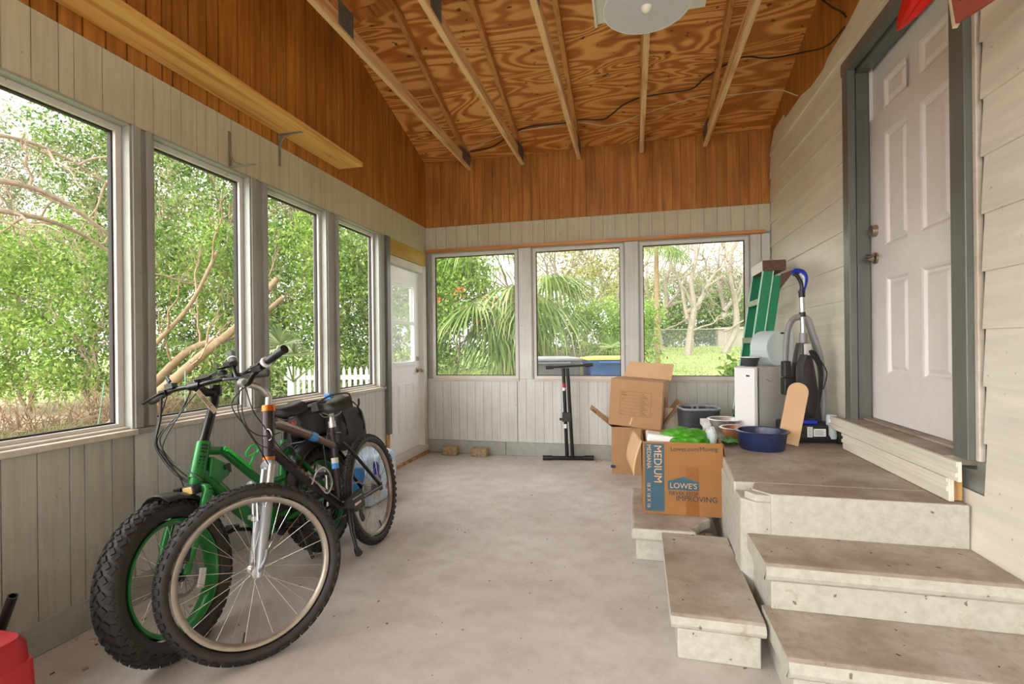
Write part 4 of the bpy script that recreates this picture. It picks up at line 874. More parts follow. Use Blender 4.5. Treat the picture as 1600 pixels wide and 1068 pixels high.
# rack bag: thing of its own
bgM = MGK
bag = thing('rack_bag', 'bulging black nylon bag strapped on the rear rack of the green bike', 'bag', M=bgM)
def pillow(mb, c, half, n=14, p=0.45, warp=0.012, seed=1):
    r2 = random.Random(seed); ph_ = [r2.uniform(0, 6) for _ in range(6)]; P = []
    for i in range(n+1):
        v = -PI/2+PI*i/n; row = []
        for j in range(2*n+1):
            u = 2*PI*j/(2*n); f_ = lambda q: math.copysign(abs(q)**p, q)
            x, y, z = f_(math.cos(v))*f_(math.cos(u)), f_(math.cos(v))*f_(math.sin(u)), f_(math.sin(v))
            wv = warp*(math.sin(5*x+ph_[0]+3*z)+math.sin(6*y+ph_[1]+4*x)+math.sin(7*z+ph_[2]+5*y))
            row.append((c[0]+half[0]*x+wv, c[1]+half[1]*y+wv*0.8, c[2]+half[2]*z+wv*0.7))
        P.append(row)
    mb.grid(P)
m = MB(); pillow(m, (-0.21, 0.0, 0.79), (0.26, 0.125, 0.095), warp=0.006, seed=3); m.build('bag_body', 'nylon', bag)
m = MB(); pillow(m, (-0.22, 0.0, 0.882), (0.25, 0.12, 0.022), warp=0.004, seed=5); m.build('bag_lid', 'nylon', bag)
m = MB(); pillow(m, (-0.20, 0.155, 0.70), (0.19, 0.055, 0.13), warp=0.006, seed=6); pk = m.build('side_pouch', 'nylon', bag)
m = MB(); pillow(m, (-0.20, -0.155, 0.70), (0.19, 0.055, 0.13), warp=0.006, seed=9); m.build('side_pouch', 'nylon', bag)
m = MB()
for s_ in (-0.10, -0.32): m.tube(smooth_path([(s_, 0.215, 0.66), (s_, 0.205, 0.80), (s_, 0.13, 0.885), (s_, 0, 0.912), (s_, -0.13, 0.885)], 5), 0.011, 6, flat=0.25)
m.build('strap', 'black', bag)
m = MB(); m.tube(smooth_path([(0.0,0.10,0.90),(-0.15,0.12,0.93),(-0.35,0.12,0.925),(-0.46,0.08,0.89)], 6), 0.006, 8); m.tube(smooth_path([(-0.44,0.11,0.79),(-0.46,0.13,0.83),(-0.455,0.14,0.87)], 4), 0.008, 8); m.build('bungee_cord', 'grip', bag)
m = MB(); m.box((-0.36,-0.03,0.903), (-0.30,0.02,0.95)); m.build('blue_tab', 'blue_decal', bag, bevel=0.008)

# plastic wrapped pack on the floor behind the wheel
pk = thing('wrapped_pack', 'blue and white plastic wrapped pack on the floor behind the rear wheel', 'package', (-2.12, 3.62, 0))
m = MB(); pillow(m, (0,0,0.20), (0.16,0.22,0.20), p=0.3, warp=0.006, seed=12); m.build('wrapping', 'wrap_blue', pk)
for (cx, cy, cz, sx, sy, sz, mt_) in ((0.004,-0.12,0.21,0.163,0.045,0.17,'royal_blue'), (0.006,0.05,0.32,0.162,0.075,0.055,'teal_print'), (0.006,0.04,0.13,0.162,0.04,0.045,'pink_print'), (0.0,-0.15,0.20,0.12,0.078,0.14,'blue_decal'), (0.006,0.14,0.20,0.160,0.03,0.13,'white_plastic')):
    m = MB(); pillow(m, (cx,cy,cz), (sx,sy,sz), p=0.35, warp=0.006, seed=12); m.build('printed_patch', mt_, pk)
# ------------------------------------------------------------------ steps
def top_faces(mb, z, idx, tol=0.012):
    for i, f in enumerate(mb.f):
        if all(abs(mb.v[k][2]-z) < tol for k in f): mb.fm[i] = idx
def nose_slab(mb, x0, x1, yf, yb, top, th=0.072, r=0.034):
    prof = [(yb, top), (yb, top-th)]; prof += [(yf+r*0.9, top-th)]
    for k in range(7):
        a = -PI/2-PI*k/6*0.92; prof.append((yf+r+math.cos(a)*r, top-th/2+math.sin(a)*th/2))
    prof.append((yf+r, top)); mb.prism([(x0, y, z) for y, z in prof], (x1-x0, 0, 0))
st = thing('entry_steps', 'dirty white concrete steps and landing below the white house door', 'steps', (0.9, 2.4, 0))
S0 = (0.9, 2.4, 0)
m = MB(); nose_slab(m, 0.492, XR-0.0065, 1.80, 2.165, 0.195); m.fm = [1]*len(m.f); top_faces(m, 0.195, 0); m.build('tread', ['tread', 'riser'], st, sub=S0, bevel=0.006)
m = MB(); m.box((0.515, 1.84, 0), (XR-0.0065, 2.165, 0.1225)); m.build('riser', 'riser', st, sub=S0, bevel=0.004)
m = MB(); nose_slab(m, 0.497, XR-0.0065, 2.10, 2.44, 0.383); m.fm = [1]*len(m.f); top_faces(m, 0.383, 0); m.build('tread', ['tread', 'riser'], st, sub=S0, bevel=0.008)
m = MB(); m.box((0.522, 2.14, 0.1955), (XR-0.0065, 2.44, 0.3105)); m.box((0.522, 2.166, 0), (XR-0.0065, 2.44, 0.1955)); m.build('riser', 'riser', st, sub=S0, bevel=0.004)
m = MB(); m.prism([(0.533, 2.441, 0), (0.60, 2.441, 0), (0.536, 2.52, 0), (0.57, 2.632, 0), (0.48, 2.632, 0), (0.48, 2.50, 0)], (0, 0, 0.525)); m.prism([(0.60, 2.441, 0), (XR-0.0065, 2.441, 0), (XR-0.0065, 2.632, 0), (0.57, 2.632, 0), (0.536, 2.52, 0)], (0, 0, 0.565))
m.prism([(0.535, 2.443, 0.525), (0.60, 2.442, 0.525), (0.537, 2.52, 0.525), (0.497, 2.50, 0.525)], (0, 0, 0.034))
m.fm = [1]*len(m.f); top_faces(m, 0.565, 0, 0.002); m.build('landing_front', ['tread', 'riser'], st, sub=S0, bevel=0.006)
m = MB(); m.prism([(0.488, 2.636, 0), (XR-0.0065, 2.636, 0), (XR-0.0065, 4.50, 0), (0.56, 4.50, 0), (0.52, 3.4, 0)], (0, 0, 0.50)); m.prism([(0.478, 2.636, 0.50), (XR-0.0065, 2.636, 0.50), (XR-0.0065, 4.52, 0.50), (0.575, 4.52, 0.50), (0.545, 3.6, 0.50), (0.505, 2.95, 0.50)], (0, 0, 0.065))
m.fm = [1]*len(m.f); top_faces(m, 0.565, 0, 0.002); m.build('landing_slab', ['tread', 'riser'], st, sub=S0, bevel=0.008)
# loose precast blocks beside the steps
blk = thing('step_block', 'loose precast concrete step standing free in front, left of the steps', 'concrete block', (0.32, 2.48, 0), (0, 0, math.radians(-0.8)), group='loose precast steps')
m = MB(); nose_slab(m, -0.18, 0.165, -0.452, 0.435, 0.182, 0.06); m.fm = [1]*len(m.f); top_faces(m, 0.182, 0); m.build('tread', ['tread', 'riser'], blk, bevel=0.010)
m = MB(); m.box((-0.155, -0.425, 0), (0.150, 0.42, 0.1215)); m.build('base', 'riser', blk, bevel=0.006)
blk = thing('step_block', 'precast concrete step with broken corner under the kraft moving box', 'concrete block', (0.23, 3.35, 0), group='loose precast steps')
m = MB()
prof = [(-0.25, -0.44), (0.11, -0.43), (0.09, -0.36), (0.13, -0.30), (0.16, -0.23), (0.215, -0.17), (0.215, 0.40), (-0.25, 0.40)]
m.prism([(x, y, 0.125) for x, y in prof], (0, 0, 0.068)); m.fm = [1]*len(m.f); top_faces(m, 0.193, 0); m.build('tread', ['tread', 'riser'], blk, bevel=0.016, seg=3)
m = MB(); m.box((-0.225, -0.40, 0), (0.04, 0.39, 0.1245)); m.build('base', 'riser', blk, bevel=0.006)
m = MB(); rk_ = random.Random(3)
for k in range(26):
    x, y = rk_.uniform(0.30, 0.45), rk_.uniform(2.93, 3.14); s_ = rk_.uniform(0.008, 0.028); m.obox((x, y, 0.06+s_*0.4+rk_.random()*0.03), (s_, s_*rk_.uniform(0.6, 1.1), s_*0.6), Matrix.Rotation(rk_.uniform(0, 3), 3, Vector((rk_.random(), rk_.random(), 1)).normalized()))
m.box((0.285, 2.93, 0), (0.455, 3.14, 0.06))
tag(m.build('rubble', 'tread', loc=(0.37, 3.04, 0)), 'brown broken rubble in the gap beside the broken step', 'rubble', kind='stuff')

# ------------------------------------------------------------------ cardboard boxes
def open_box(mb, w_, d_, h_, t=0.005):
    """open topped box, front at y=0, left at x=0"""
    mb.box((0, 0, 0), (w_, d_, t)); mb.box((0, 0, t), (w_, t, h_)); mb.box((0, d_-t, t), (w_, d_, h_)); mb.box((0, t, t), (t, d_-t, h_)); mb.box((w_-t, t, t), (w_, d_-t, h_))
kb = thing('moving_box', 'printed kraft moving box with green bag inside, standing on the broken step', 'cardboard box', (0.052, 3.185, 0.195), (0, 0, math.radians(0.5)), group='cardboard boxes')
m = MB(); open_box(m, 0.468, 0.455, 0.448); body = m.build('box_body', 'card_orange', kb)
m = MB(); P = []
for i in range(9):
    t = i/8; P.append([(-0.004-0.050*(j/6)-0.050*math.sin(t*1.6), 0.012+0.43*j/6+0.012*t*(1-j/6), 0.446-0.225*t*(1.0-0.10*j/6)) for j in range(7)])
m.grid(P); m.build('flap', 'card_pale', kb, solid=0.004)
m = MB(); P = []
for i in range(7):
    t = i/6; P.append([(0.474+0.018*math.sin(t*2.2), 0.012+0.43*j/6, 0.44-0.20*t) for j in range(7)])
m.grid(P); m.build('flap', 'card_orange', kb, solid=0.004)
m = MB(); m.grid([[(0.01+0.45*j/6, 0.462+0.02*i/5, 0.446-0.2*i/5) for j in range(7)] for i in range(6)]); m.build('flap', 'card_orange', kb, solid=0.004)
m = MB(); m.box((0.012, -0.0012, 0.018), (0.128, 0.0, 0.437)); m.build('printed_band', 'print_blue', kb)
m = MB(); m.box((0.255, -0.0008, 0.002), (0.33, 0.0, 0.30)); m.build('packing_tape', 'tape', kb)
def front(u, v, rot=0, y=-0.0016): return Matrix.Translation((u, y, v)) @ Matrix.Rotation(PI/2, 4, 'X') @ Matrix.Rotation(rot, 4, 'Z')
text_mesh('size_lettering', 'MEDIUM', 'card_pale', kb, front(0.088, 0.31, -PI/2, -0.0018), 0.066, 0.0004, width=0.95)
text_mesh('size_lettering', 'MEDIANA', 'card_pale', kb, front(0.036, 0.355, -PI/2, -0.0018), 0.036, 0.0004, width=0.95)
text_mesh('size_lettering', '18 X 18 X 16', 'card_pale', kb, front(0.034, 0.115, -PI/2, -0.0018), 0.030, 0.0004, width=0.95)
text_mesh('web_lettering', 'Lowes.com/Moving', 'print_navy', kb, front(0.302, 0.408, 0.03), 0.036, 0.0003, width=0.98)
m = MB(); m.prism([(0.148, -0.0012, 0.155), (0.330, -0.0012, 0.155), (0.330, -0.0012, 0.210), (0.305, -0.0012, 0.214), (0.239, -0.0012, 0.238), (0.173, -0.0012, 0.214), (0.148, -0.0012, 0.210)], (0, 0.0012, 0)); m.build('printed_logo', 'print_blue', kb)
text_mesh('logo_lettering', "LOWE'S", 'card_pale', kb, front(0.239, 0.180, 0, -0.0019), 0.046, 0.0004, width=1.0)
text_mesh('slogan_lettering', 'NEVER STOP', 'print_navy', kb, front(0.240, 0.133), 0.032, 0.0003, width=0.95)
text_mesh('slogan_lettering', 'IMPROVING', 'print_navy', kb, front(0.315, 0.103), 0.046, 0.0003, width=0.98)
K0 = Vector((0.052, 3.185, 0.195))
def crumple(mb, c, half, seed, amp, n=30, p=0.7):
    r2 = random.Random(seed); W = [(Vector((r2.uniform(-1,1), r2.uniform(-1,1), r2.uniform(-1,1)))*r2.uniform(4, 11), r2.uniform(0, 6)) for _ in range(9)]; P = []
    for i in range(n+1):
        v = -PI/2+PI*i/n; row = []
        for j in range(2*n+1):
            u = 2*PI*(j % (2*n))/(2*n); f_ = lambda q: math.copysign(abs(q)**p, q)
            d = Vector((f_(math.cos(v))*math.cos(u), f_(math.cos(v))*math.sin(u), f_(math.sin(v))))
            k = 1+amp*sum(abs(math.sin(d.dot(w_)+ph)) for w_, ph in W)/9-amp*0.6
            row.append((c[0]+half[0]*d.x*k, c[1]+half[1]*d.y*k, c[2]+half[2]*d.z*k))
        P.append(row)
    mb.grid(P)
m = MB(); crumple(m, (0,0,0), (0.155,0.14,0.105), 4, 0.5); o = m.build('fabric_bag', 'bag_green'); o.location = (0.325, 3.36, 0.59); tag(o, 'crumpled bright green fabric bag in the kraft moving box', 'bag')
m = MB(); m.obox((0,0,0), (0.11,0.16,0.11), Matrix.Rotation(0.12,3,'Y') @ Matrix.Rotation(-0.1,3,'X')); o = m.build('white_carton', 'white_plastic', bevel=0.012); o.location = (0.178, 3.40, 0.545); tag(o, 'white carton beside the green bag inside the kraft box', 'carton')
pb = thing('clear_pouch', 'clear plastic pouch with dark contents in the corner of the kraft box', 'pouch', (0.475, 3.34, 0.52))
m = MB(); crumple(m, (0,0,0.10), (0.034,0.06,0.10), 9, 0.4, 14); m.build('clear_film', 'tub', pb)
m = MB(); m.box((-0.018,-0.035,0.02), (0.018,0.035,0.15)); m.build('dark_contents', 'navy', pb, bevel=0.006)

ub = thing('moving_box', 'cardboard box lying open on top of the stack, printed form on its front', 'cardboard box', (-0.242, 4.87, 0.478), (0, math.radians(4.2), math.radians(-9.5)), group='cardboard boxes')
m = MB(); W_, D_, H_ = 0.492, 0.40, 0.445
m.box((0,0,0), (W_,0.005,H_)); m.box((0,0.005,0), (0.005,D_,H_)); m.box((W_-0.005,0.005,0), (W_,D_,H_)); m.box((0.005,0.005,0), (W_-0.005,D_,0.005)); m.box((0.005,0.005,H_-0.005), (W_-0.005,D_,H_)); m.build('box_body', 'card', ub, bevel=0.002)
m = MB(); m.hexa([(0.05,D_,H_+0.001), (0.52,D_,H_-0.005), (0.52,D_+0.006,H_-0.005), (0.05,D_+0.006,H_+0.001), (0.09,D_+0.03,H_+0.155), (0.535,D_+0.03,H_+0.16), (0.535,D_+0.036,H_+0.16), (0.09,D_+0.036,H_+0.155)]); m.build('flap', 'card_pale', ub)
m = MB(); m.box((W_+0.001,0.01,0.02), (W_+0.006,D_+0.05,H_-0.01)); m.build('flap', 'card_pale', ub)
m = MB(); y_ = -0.0012
def ln_(a, b, w_=0.0018): m.bar((a[0], y_, a[1]), (b[0], y_, b[1]), w_, 0.001, (0,1,0))
x0, x1, x2, z0, z1 = 0.10, 0.295, 0.39, 0.11, 0.335
for a, b in (((x0,z0),(x2,z0)),((x0,z1),(x2,z1)),((x0,z0),(x0,z1)),((x2,z0),(x2,z1)),((x1,z0),(x1,z1))): ln_(a, b)
for k in range(1, 7): ln_((x0+0.012, z0+0.032*k), (x1, z0+0.032*k), 0.0013)
for k in range(1, 14):
    ln_((x1+0.008, z0+0.0158*k), (x1+0.02+0.055*((k*37) % 10)/10, z0+0.0158*k), 0.004)
for k, L_ in ((5.9, 0.05), (6.3, 0.035), (6.7, 0.05), (4.6, 0.03), (0.3, 0.02), (1.3, 0.018)): ln_((x0+0.008, z0+0.032*k), (x0+0.008+L_, z0+0.032*k), 0.004)
m.build('printed_form', 'print_brown', ub)
m = MB(); m.hexa([(0.20,-0.001,0.02),(0.212,-0.001,0.02),(0.212,0,0.02),(0.20,0,0.02),(0.222,-0.001,0.09),(0.230,-0.001,0.09),(0.230,0,0.09),(0.222,0,0.09)]); m.build('torn_paper', 'cream', ub)
m = MB(); m.box((W_+0.0061,0.10,0.20), (W_+0.0072,0.16,0.30)); m.m = 1; m.box((W_+0.0061,0.20,0.17), (W_+0.0072,0.28,0.24)); m.build('side_print', ['print_navy', 'print_red'], ub)

lb = thing('moving_box', 'plain cardboard box at the bottom of the stack with one flap sticking out', 'cardboard box', (-0.211, 4.86, 0.0), (0, 0, math.radians(1.0)), group='cardboard boxes')
m = MB(); open_box(m, 0.46, 0.42, 0.452); m.build('box_body', 'card', lb)
m = MB(); m.hexa([(-0.004,0.02,0.452),(0.0,0.02,0.45),(0.0,0.40,0.45),(-0.004,0.40,0.452),(-0.205,0.01,0.618),(-0.202,0.01,0.613),(-0.212,0.40,0.613),(-0.215,0.40,0.618)]); m.build('flap', 'card_pale', lb)
m = MB(); m.obox((-0.165,0.08,0.592), (0.022,0.03,0.003), Matrix.Rotation(math.radians(39),3,'Y')); m.build('orange_label', 'card_orange', lb)
m = MB(); m.hexa([(0.461,0.02,0.452),(0.465,0.02,0.45),(0.465,0.40,0.45),(0.461,0.40,0.452),(0.640,-0.02,0.700),(0.645,-0.02,0.697),(0.645,0.36,0.697),(0.640,0.36,0.70)]); m.build('flap', 'card', lb)
m = MB(); m.box((-0.01,-0.012,0.06), (0.03,-0.0005,0.085)); m.build('blue_clip', 'navy', lb)

# slatted basket behind the boxes
m = MB(); Mk = Matrix.Translation((0.36, 5.12, 0.0))
m.lathe([(0.11,0.0),(0.14,0.62),(0.145,0.63),(0.135,0.63),(0.105,0.012),(0.001,0.012)], 30, Mk); 
bk = m.build('laundry_basket', 'cream', loc=(0.36,5.12,0)); tag(bk, 'pale ribbed basket half hidden behind the stacked cardboard boxes', 'basket')
r_ = MB()
for k in range(36):
    a = 2*PI*k/36; r_.bar(Mk @ Vector((0.113*math.cos(a),0.113*math.sin(a),0.03)), Mk @ Vector((0.140*math.cos(a),0.140*math.sin(a),0.60)), 0.006, 0.006)
r_.build('rib', 'gray_plastic', bk, sub=(0.36,5.12,0))

# waste bin
def rrect(w_, d_, r_, n=6):
    out = []
    for cx, cy, a0 in ((w_-r_, d_-r_, 0), (-w_+r_, d_-r_, 90), (-w_+r_, -d_+r_, 180), (w_-r_, -d_+r_, 270)):
        for k in range(n+1): a = math.radians(a0+90*k/n); out.append((cx+r_*math.cos(a), cy+r_*math.sin(a)))
    return out
def loft(mb, secs, cap0=True, cap1=True):
    """secs: list of (outline, z)"""
    n = len(secs[0][0]); vs = [(x, y, z) for o_, z in secs for x, y in o_]
    fs = [(i*n+k, i*n+(k+1)%n, (i+1)*n+(k+1)%n, (i+1)*n+k) for i in range(len(secs)-1) for k in range(n)]
    mb._add(vs, fs, True)
    if cap0: mb._add([(x, y, secs[0][1]) for x, y in secs[0][0]], [tuple(range(n-1,-1,-1))], False)
    if cap1: mb._add([(x, y, secs[-1][1]) for x, y in secs[-1][0]], [tuple(range(n))], False)
wb = thing('waste_bin', 'dark grey open waste bin between the boxes and the white appliance', 'bin', (0.575, 4.80, 0), (0,0,0.15))
m = MB(); loft(m, [(rrect(0.125,0.105,0.05),0), (rrect(0.168,0.145,0.07),0.655), (rrect(0.162,0.139,0.068),0.655), (rrect(0.120,0.10,0.05),0.012)], True, True); m.build('bin_body', 'bin_gray', wb)
m = MB(); loft(m, [(rrect(0.170,0.147,0.07),0.65), (rrect(0.175,0.152,0.072),0.655), (rrect(0.175,0.152,0.072),0.668), (rrect(0.163,0.140,0.068),0.668), (rrect(0.163,0.140,0.068),0.65)], False, False); m.build('rim', 'bin_lid', wb)
m = MB(); 
for x in (-0.03, 0.02): m.box((x,0.125,0.60), (x+0.02,0.142,0.66))
m.build('inner_clip', 'bin_lid', wb, bevel=0.002)

# ------------------------------------------------------------------ on the landing
ZL = 0.5655
def bowl(name, label, mats, c, r0, r1, h_, lip=0.012, seg=48, group='pet bowls on the landing'):
    t = thing(name, label, 'bowl', c, group=group)
    m = MB(); m.lathe([(0.001,0),(r0,0),(r0+0.004,0.004),(r1,h_),(r1-0.006,h_),(r0-0.004,0.012),(0.001,0.01)], seg); m.build('bowl_body', mats[0], t)
    m = MB(); m.lathe([(r1-0.006,h_-0.003),(r1+lip,h_-0.002),(r1+lip+0.002,h_+0.002),(r1+lip*0.5,h_+0.006),(r1-0.006,h_+0.004)], seg, close=True); m.build('rim', mats[1], t)
    return t
bowl('pet_bowl', 'steel pet bowl, rearmost of the bowls, in front of the white appliance', ('alu','chrome'), (0.69, 4.13, ZL), 0.085, 0.118, 0.092)
bowl('pet_bowl', 'copper coloured bowl with steel rim between the steel and navy bowls', ('copper','alu'), (0.725, 3.83, ZL), 0.088, 0.112, 0.075)
b_ = bowl('pet_bowl', 'large deep navy blue plastic bowl at the front of the landing', ('navy','navy'), (0.805, 3.485, ZL), 0.128, 0.148, 0.115, 0.014)
m = MB(); P = []
for i in range(9):
    P.append([(0.56+0.12*j/8-0.01*math.sin(i), 3.52+0.2*i/8+0.02*math.sin(j*1.3), ZL+0.012+0.018*abs(math.sin(i*0.9+j*1.2))) for j in range(9)])
m.grid(P); o = m.build('green_cloth', 'bag_green', solid=0.003, loc=(0.62,3.62,ZL)); tag(o, 'small scrap of green cloth on the landing beside the bowls', 'cloth')
m = MB(); m.box((0,0,0), (0.12,0.22,0.05)); o = m.build('white_box', 'white_plastic', loc=(0,0,0), bevel=0.006); o.location = (0.545, 4.22, ZL); tag(o, 'small low white box on the landing behind the moving box', 'box')

# portable appliance
ang = math.atan2(4.25-3.96, 1.236-0.865)
ap = thing('portable_appliance', 'white and grey upright portable appliance on the landing against the wall', 'appliance', (0.882, 3.965, ZL), (0,0,ang))
Wd, Dp, Hh = 0.46, 0.205, 0.505
m = MB(); loft(m, [([(x+Wd/2, y+Dp/2) for x, y in rrect(Wd/2, Dp/2, 0.022, 4)], z) for z in (0.0, Hh-0.01)]+[([(x+Wd/2, y+Dp/2) for x, y in rrect(Wd/2-0.008, Dp/2-0.008, 0.016, 4)], Hh)]); apo = m.build('housing', 'gray_plastic', ap)
m = MB(); m.box((-0.004,0.012,0.01), (-0.0002,Dp-0.012,Hh-0.012)); m.build('front_panel', 'white_plastic', ap, bevel=0.0015)
m = MB(); m.box((0.012,-0.003,0.004), (0.024,0.0003,Hh-0.006)); m.build('edge_seam', 'steel', ap)
m = MB(); m.box((-0.006,0.055,Hh-0.075), (-0.0039,0.085,Hh-0.062)); m.build('badge', 'black', ap)
m = MB(); m.tube(smooth_path([(0.11,-0.0015,Hh-0.095),(0.14,-0.0015,Hh-0.11),(0.165,-0.0015,Hh-0.112)],4), 0.0016, 6); m.build('scratch', 'black', ap)
tb = thing('water_tub', 'translucent pale blue plastic tub with rounded shoulder on the appliance', 'tub', (0.882, 3.965, ZL+Hh), (0,0,ang))
prof = [(0.145+0.13*(1-math.cos(a)), 0.135+0.135*math.sin(a)) for a in np.linspace(-PI/2*0.98, PI/2, 14)]+[(0.45,0.27),(0.455,0.001)]
m = MB(); m.prism([(x,0.025,z+0.001) for x, z in prof], (0,0.155,0)); m.build('tub_body', 'tub', tb, bevel=0.012, seg=3)
m = MB(); m.box((0.30,0.022,0.245), (0.375,0.031,0.258)); m.build('handle_slot', 'black', tb)
bowl('small_bowl', 'small flared grey bowl with pale inside on the appliance', ('bin_gray','white_plastic'), (0.868, 4.085, ZL+Hh+0.0005), 0.042, 0.068, 0.068, 0.006, 32, None)

# cardboard scratcher board leaning on the appliance
cb = thing('scratch_board', 'tan cardboard scratching board with rounded end leaning beside the carpet cleaner', 'board', (0.985, 3.60, ZL+0.012))
bx_, by_, bz_ = Vector((0.075,-0.075,0)).normalized(), None, None
upv = (Vector((1.075,3.655,0.955))-Vector((0.985,3.60,ZL))).normalized(); sd_ = Vector((1.0,-0.12,0.0)); sd_ = (sd_-upv*sd_.dot(upv)).normalized(); nv = sd_.cross(upv).normalized()
Lh, hwid = 0.415, 0.062; out = [(-hwid,0),(hwid,0)]+[(hwid*math.cos(a), Lh-hwid+hwid*math.sin(a)) for a in np.linspace(0, PI, 13)]
m = MB(); m.prism([sd_*x+upv*y for x, y in out], nv*0.022); cbo = m.build('board', 'card_pale', cb, bevel=0.004)
m = MB()
for k in range(16): m.bar(sd_*(-hwid+0.004)+upv*(0.03+0.022*k)-nv*0.0004, sd_*(hwid-0.004)+upv*(0.026+0.022*k)-nv*0.0004, 0.0016, 0.0012, nv)
m.build('corrugation', 'card', cb)

# ladder
ld = thing('step_ladder', 'folded green fibreglass step ladder leaning against the right wall', 'ladder', (0.84, 4.8, 0))
L0 = (0.84, 4.8, 0); yN, yF = 4.60, 5.00; 
def lx(z): return 0.815+(1.095-0.815)*z/1.93
for y, s in ((yN, 1), (yF, -1)):
    m = MB(); m.prism([(lx(0),y,0),(lx(0)+0.085,y,0),(lx(1.88)+0.085,y,1.88),(lx(1.88),y,1.88)], (0,0.005*s,0))
    m.build('rail', 'ladder_green', ld, sub=L0)
    for dx in (0, 0.081):
        m = MB(); m.prism([(lx(0)+dx-0.002,y-0.003*s,0),(lx(0)+dx+0.005,y-0.003*s,0),(lx(1.88)+dx+0.005,y-0.003*s,1.88),(lx(1.88)+dx-0.002,y-0.003*s,1.88)], (0,0.028*s,0)); m.build('rail_flange', 'ladder_edge', ld, sub=L0)
    m = MB(); m.prism([(lx(0)+0.10,y+0.01*s,0.02),(lx(0)+0.16,y+0.01*s,0.02),(lx(1.82)+0.158,y+0.01*s,1.82),(lx(1.82)+0.095,y+0.01*s,1.82)], (0,0.012*s,0)); m.build('rear_rail', 'ladder_green', ld, sub=L0)
    m = MB(); m.box((lx(0)-0.006,y-0.008,0), (lx(0)+0.09,y+0.018*s,0.035)); m.build('foot', 'black', ld, sub=L0)
for z in (0.30,0.63,0.96,1.29,1.62):
    m = MB(); m.box((lx(z)-0.004,yN+0.006,z), (lx(z)+0.085,yF-0.006,z+0.006)); m.box((lx(z)-0.008,yN+0.006,z-0.042), (lx(z)-0.003,yF-0.006,z+0.006)); m.build('step', 'alu', ld, sub=L0)
m = MB(); m.box((lx(1.88)-0.006,yN-0.012,1.86), (lx(1.88)+0.175,yF+0.012,1.95)); tc = m.build('top_cap', 'rust', ld, sub=L0, bevel=0.006)
m = MB(); m.box((lx(1.88)-0.0085,yN+0.0,1.862), (lx(1.88)-0.0055,yF+0.0,1.948)); m.build('cap_label', 'white_plastic', tc, sub=L0)
m = MB(); m.bar((lx(1.30)+0.02,yN-0.004,1.30), (lx(1.27)+0.15,yN-0.004,1.33), 0.008, 0.02); m.build('spreader', 'rust', ld, sub=L0)
m = MB(); m.prism([(lx(1.7)+0.155,yN,1.70),(lx(1.8)+0.235,yN,1.83),(lx(1.8)+0.235,yN,1.86),(lx(1.8)+0.15,yN,1.83)], (0,0.02,0)); m.build('bracket_plate', 'rust', ld, sub=L0)

# ------------------------------------------------------------------ upright carpet cleaner
vc = thing('carpet_cleaner', 'black upright carpet cleaner with blue grip and hanging cord by the door', 'vacuum cleaner', (1.165, 3.79, ZL), (0,0,math.radians(8)))
m = MB(); m.box((-0.155,-0.10,0.012), (0.155,0.17,0.06)); m.box((-0.15,-0.06,0.06), (0.15,0.16,0.135)); m.build('base', 'black', vc, bevel=0.014)
for x in (-0.16, 0.16):
    m = MB(); m.lathe([(0.001,-0.012),(0.032,-0.012),(0.034,0),(0.032,0.012),(0.001,0.012)], 20, Matrix.Translation((x*0.93,0.12,0.034)) @ Matrix.Rotation(PI/2,4,'Y')); m.build('wheel', 'rubber', vc)
m = MB(); loft(m, [([(x, y+0.06) for x, y in rrect(a, b, 0.03, 4)], z) for a, b, z in ((0.10,0.07,0.13),(0.088,0.07,0.30),(0.066,0.06,0.48),(0.05,0.05,0.60),(0.036,0.04,0.68))]); m.build('body', 'vac_dark', vc)
m = MB(); m.tube(smooth_path([(-0.112,0.07,0.42),(-0.108,0.07,0.62),(-0.092,0.07,0.77),(-0.058,0.07,0.845),(0.0,0.07,0.862),(0.04,0.07,0.84),(0.066,0.07,0.76),(0.120,0.07,0.56),(0.135,0.07,0.30),(0.132,0.07,0.10)],5), [0.026]*46, 12, flat=0.7); m.build('tank_frame', 'vac_gray', vc)
m = MB(); m.tube([(0,0.05,0.62),(0.004,0.055,0.75)], 0.026, 14); m.build('handle_socket', 'vac_gray', vc)
m = MB(); m.tube([(0.003,0.055,0.735),(0.0,0.06,1.02)], 0.0165, 14); m.build('handle_tube', 'chrome', vc)
m = MB(); m.tube([(0.002,0.058,0.86),(0.001,0.06,0.895)], 0.021, 14); m.tube([(0.0,0.06,1.0),(-0.002,0.06,1.045)], [0.02,0.022], 14); m.build('collar', 'black', vc)
m = MB(); m.tube(smooth_path([(-0.002,0.06,1.04),(0.016,0.06,1.09),(0.022,0.06,1.14),(0.004,0.06,1.175),(-0.035,0.06,1.185),(-0.058,0.06,1.165)],5), [0.019]*26, 14); hg = m.build('grip', 'royal_blue', vc)
m = MB(); m.tube(smooth_path([(-0.006,0.045,1.05),(-0.012,0.045,1.10),(-0.038,0.045,1.15),(-0.058,0.05,1.165)],5), 0.013, 12); m.build('trigger', 'black', hg)
m = MB(); m.tube(smooth_path([(-0.001,0.047,1.06),(0.006,0.046,1.10),(0.004,0.046,1.14),(-0.02,0.047,1.165)],5), 0.008, 10); m.build('grip_inlay', 'white_plastic', hg)
m = MB()
for k in range(7):
    o_ = 0.007*k; z_ = 0.52-0.01*(k % 3); m.tube(smooth_path([(-0.05+o_*0.8,-0.025-0.002*k,0.60),(-0.085+o_,-0.034,0.50),(-0.075+o_,-0.036,0.33),(-0.03+o_*0.6,-0.036,0.19+o_*0.4),(0.03+o_*0.4,-0.036,0.18+o_*0.3),(0.075-o_*0.4,-0.036,0.34),(0.085-o_*0.6,-0.034,0.50),(0.05-o_,-0.025,0.61),(0.0,-0.02,0.635)],6), 0.0042, 6)
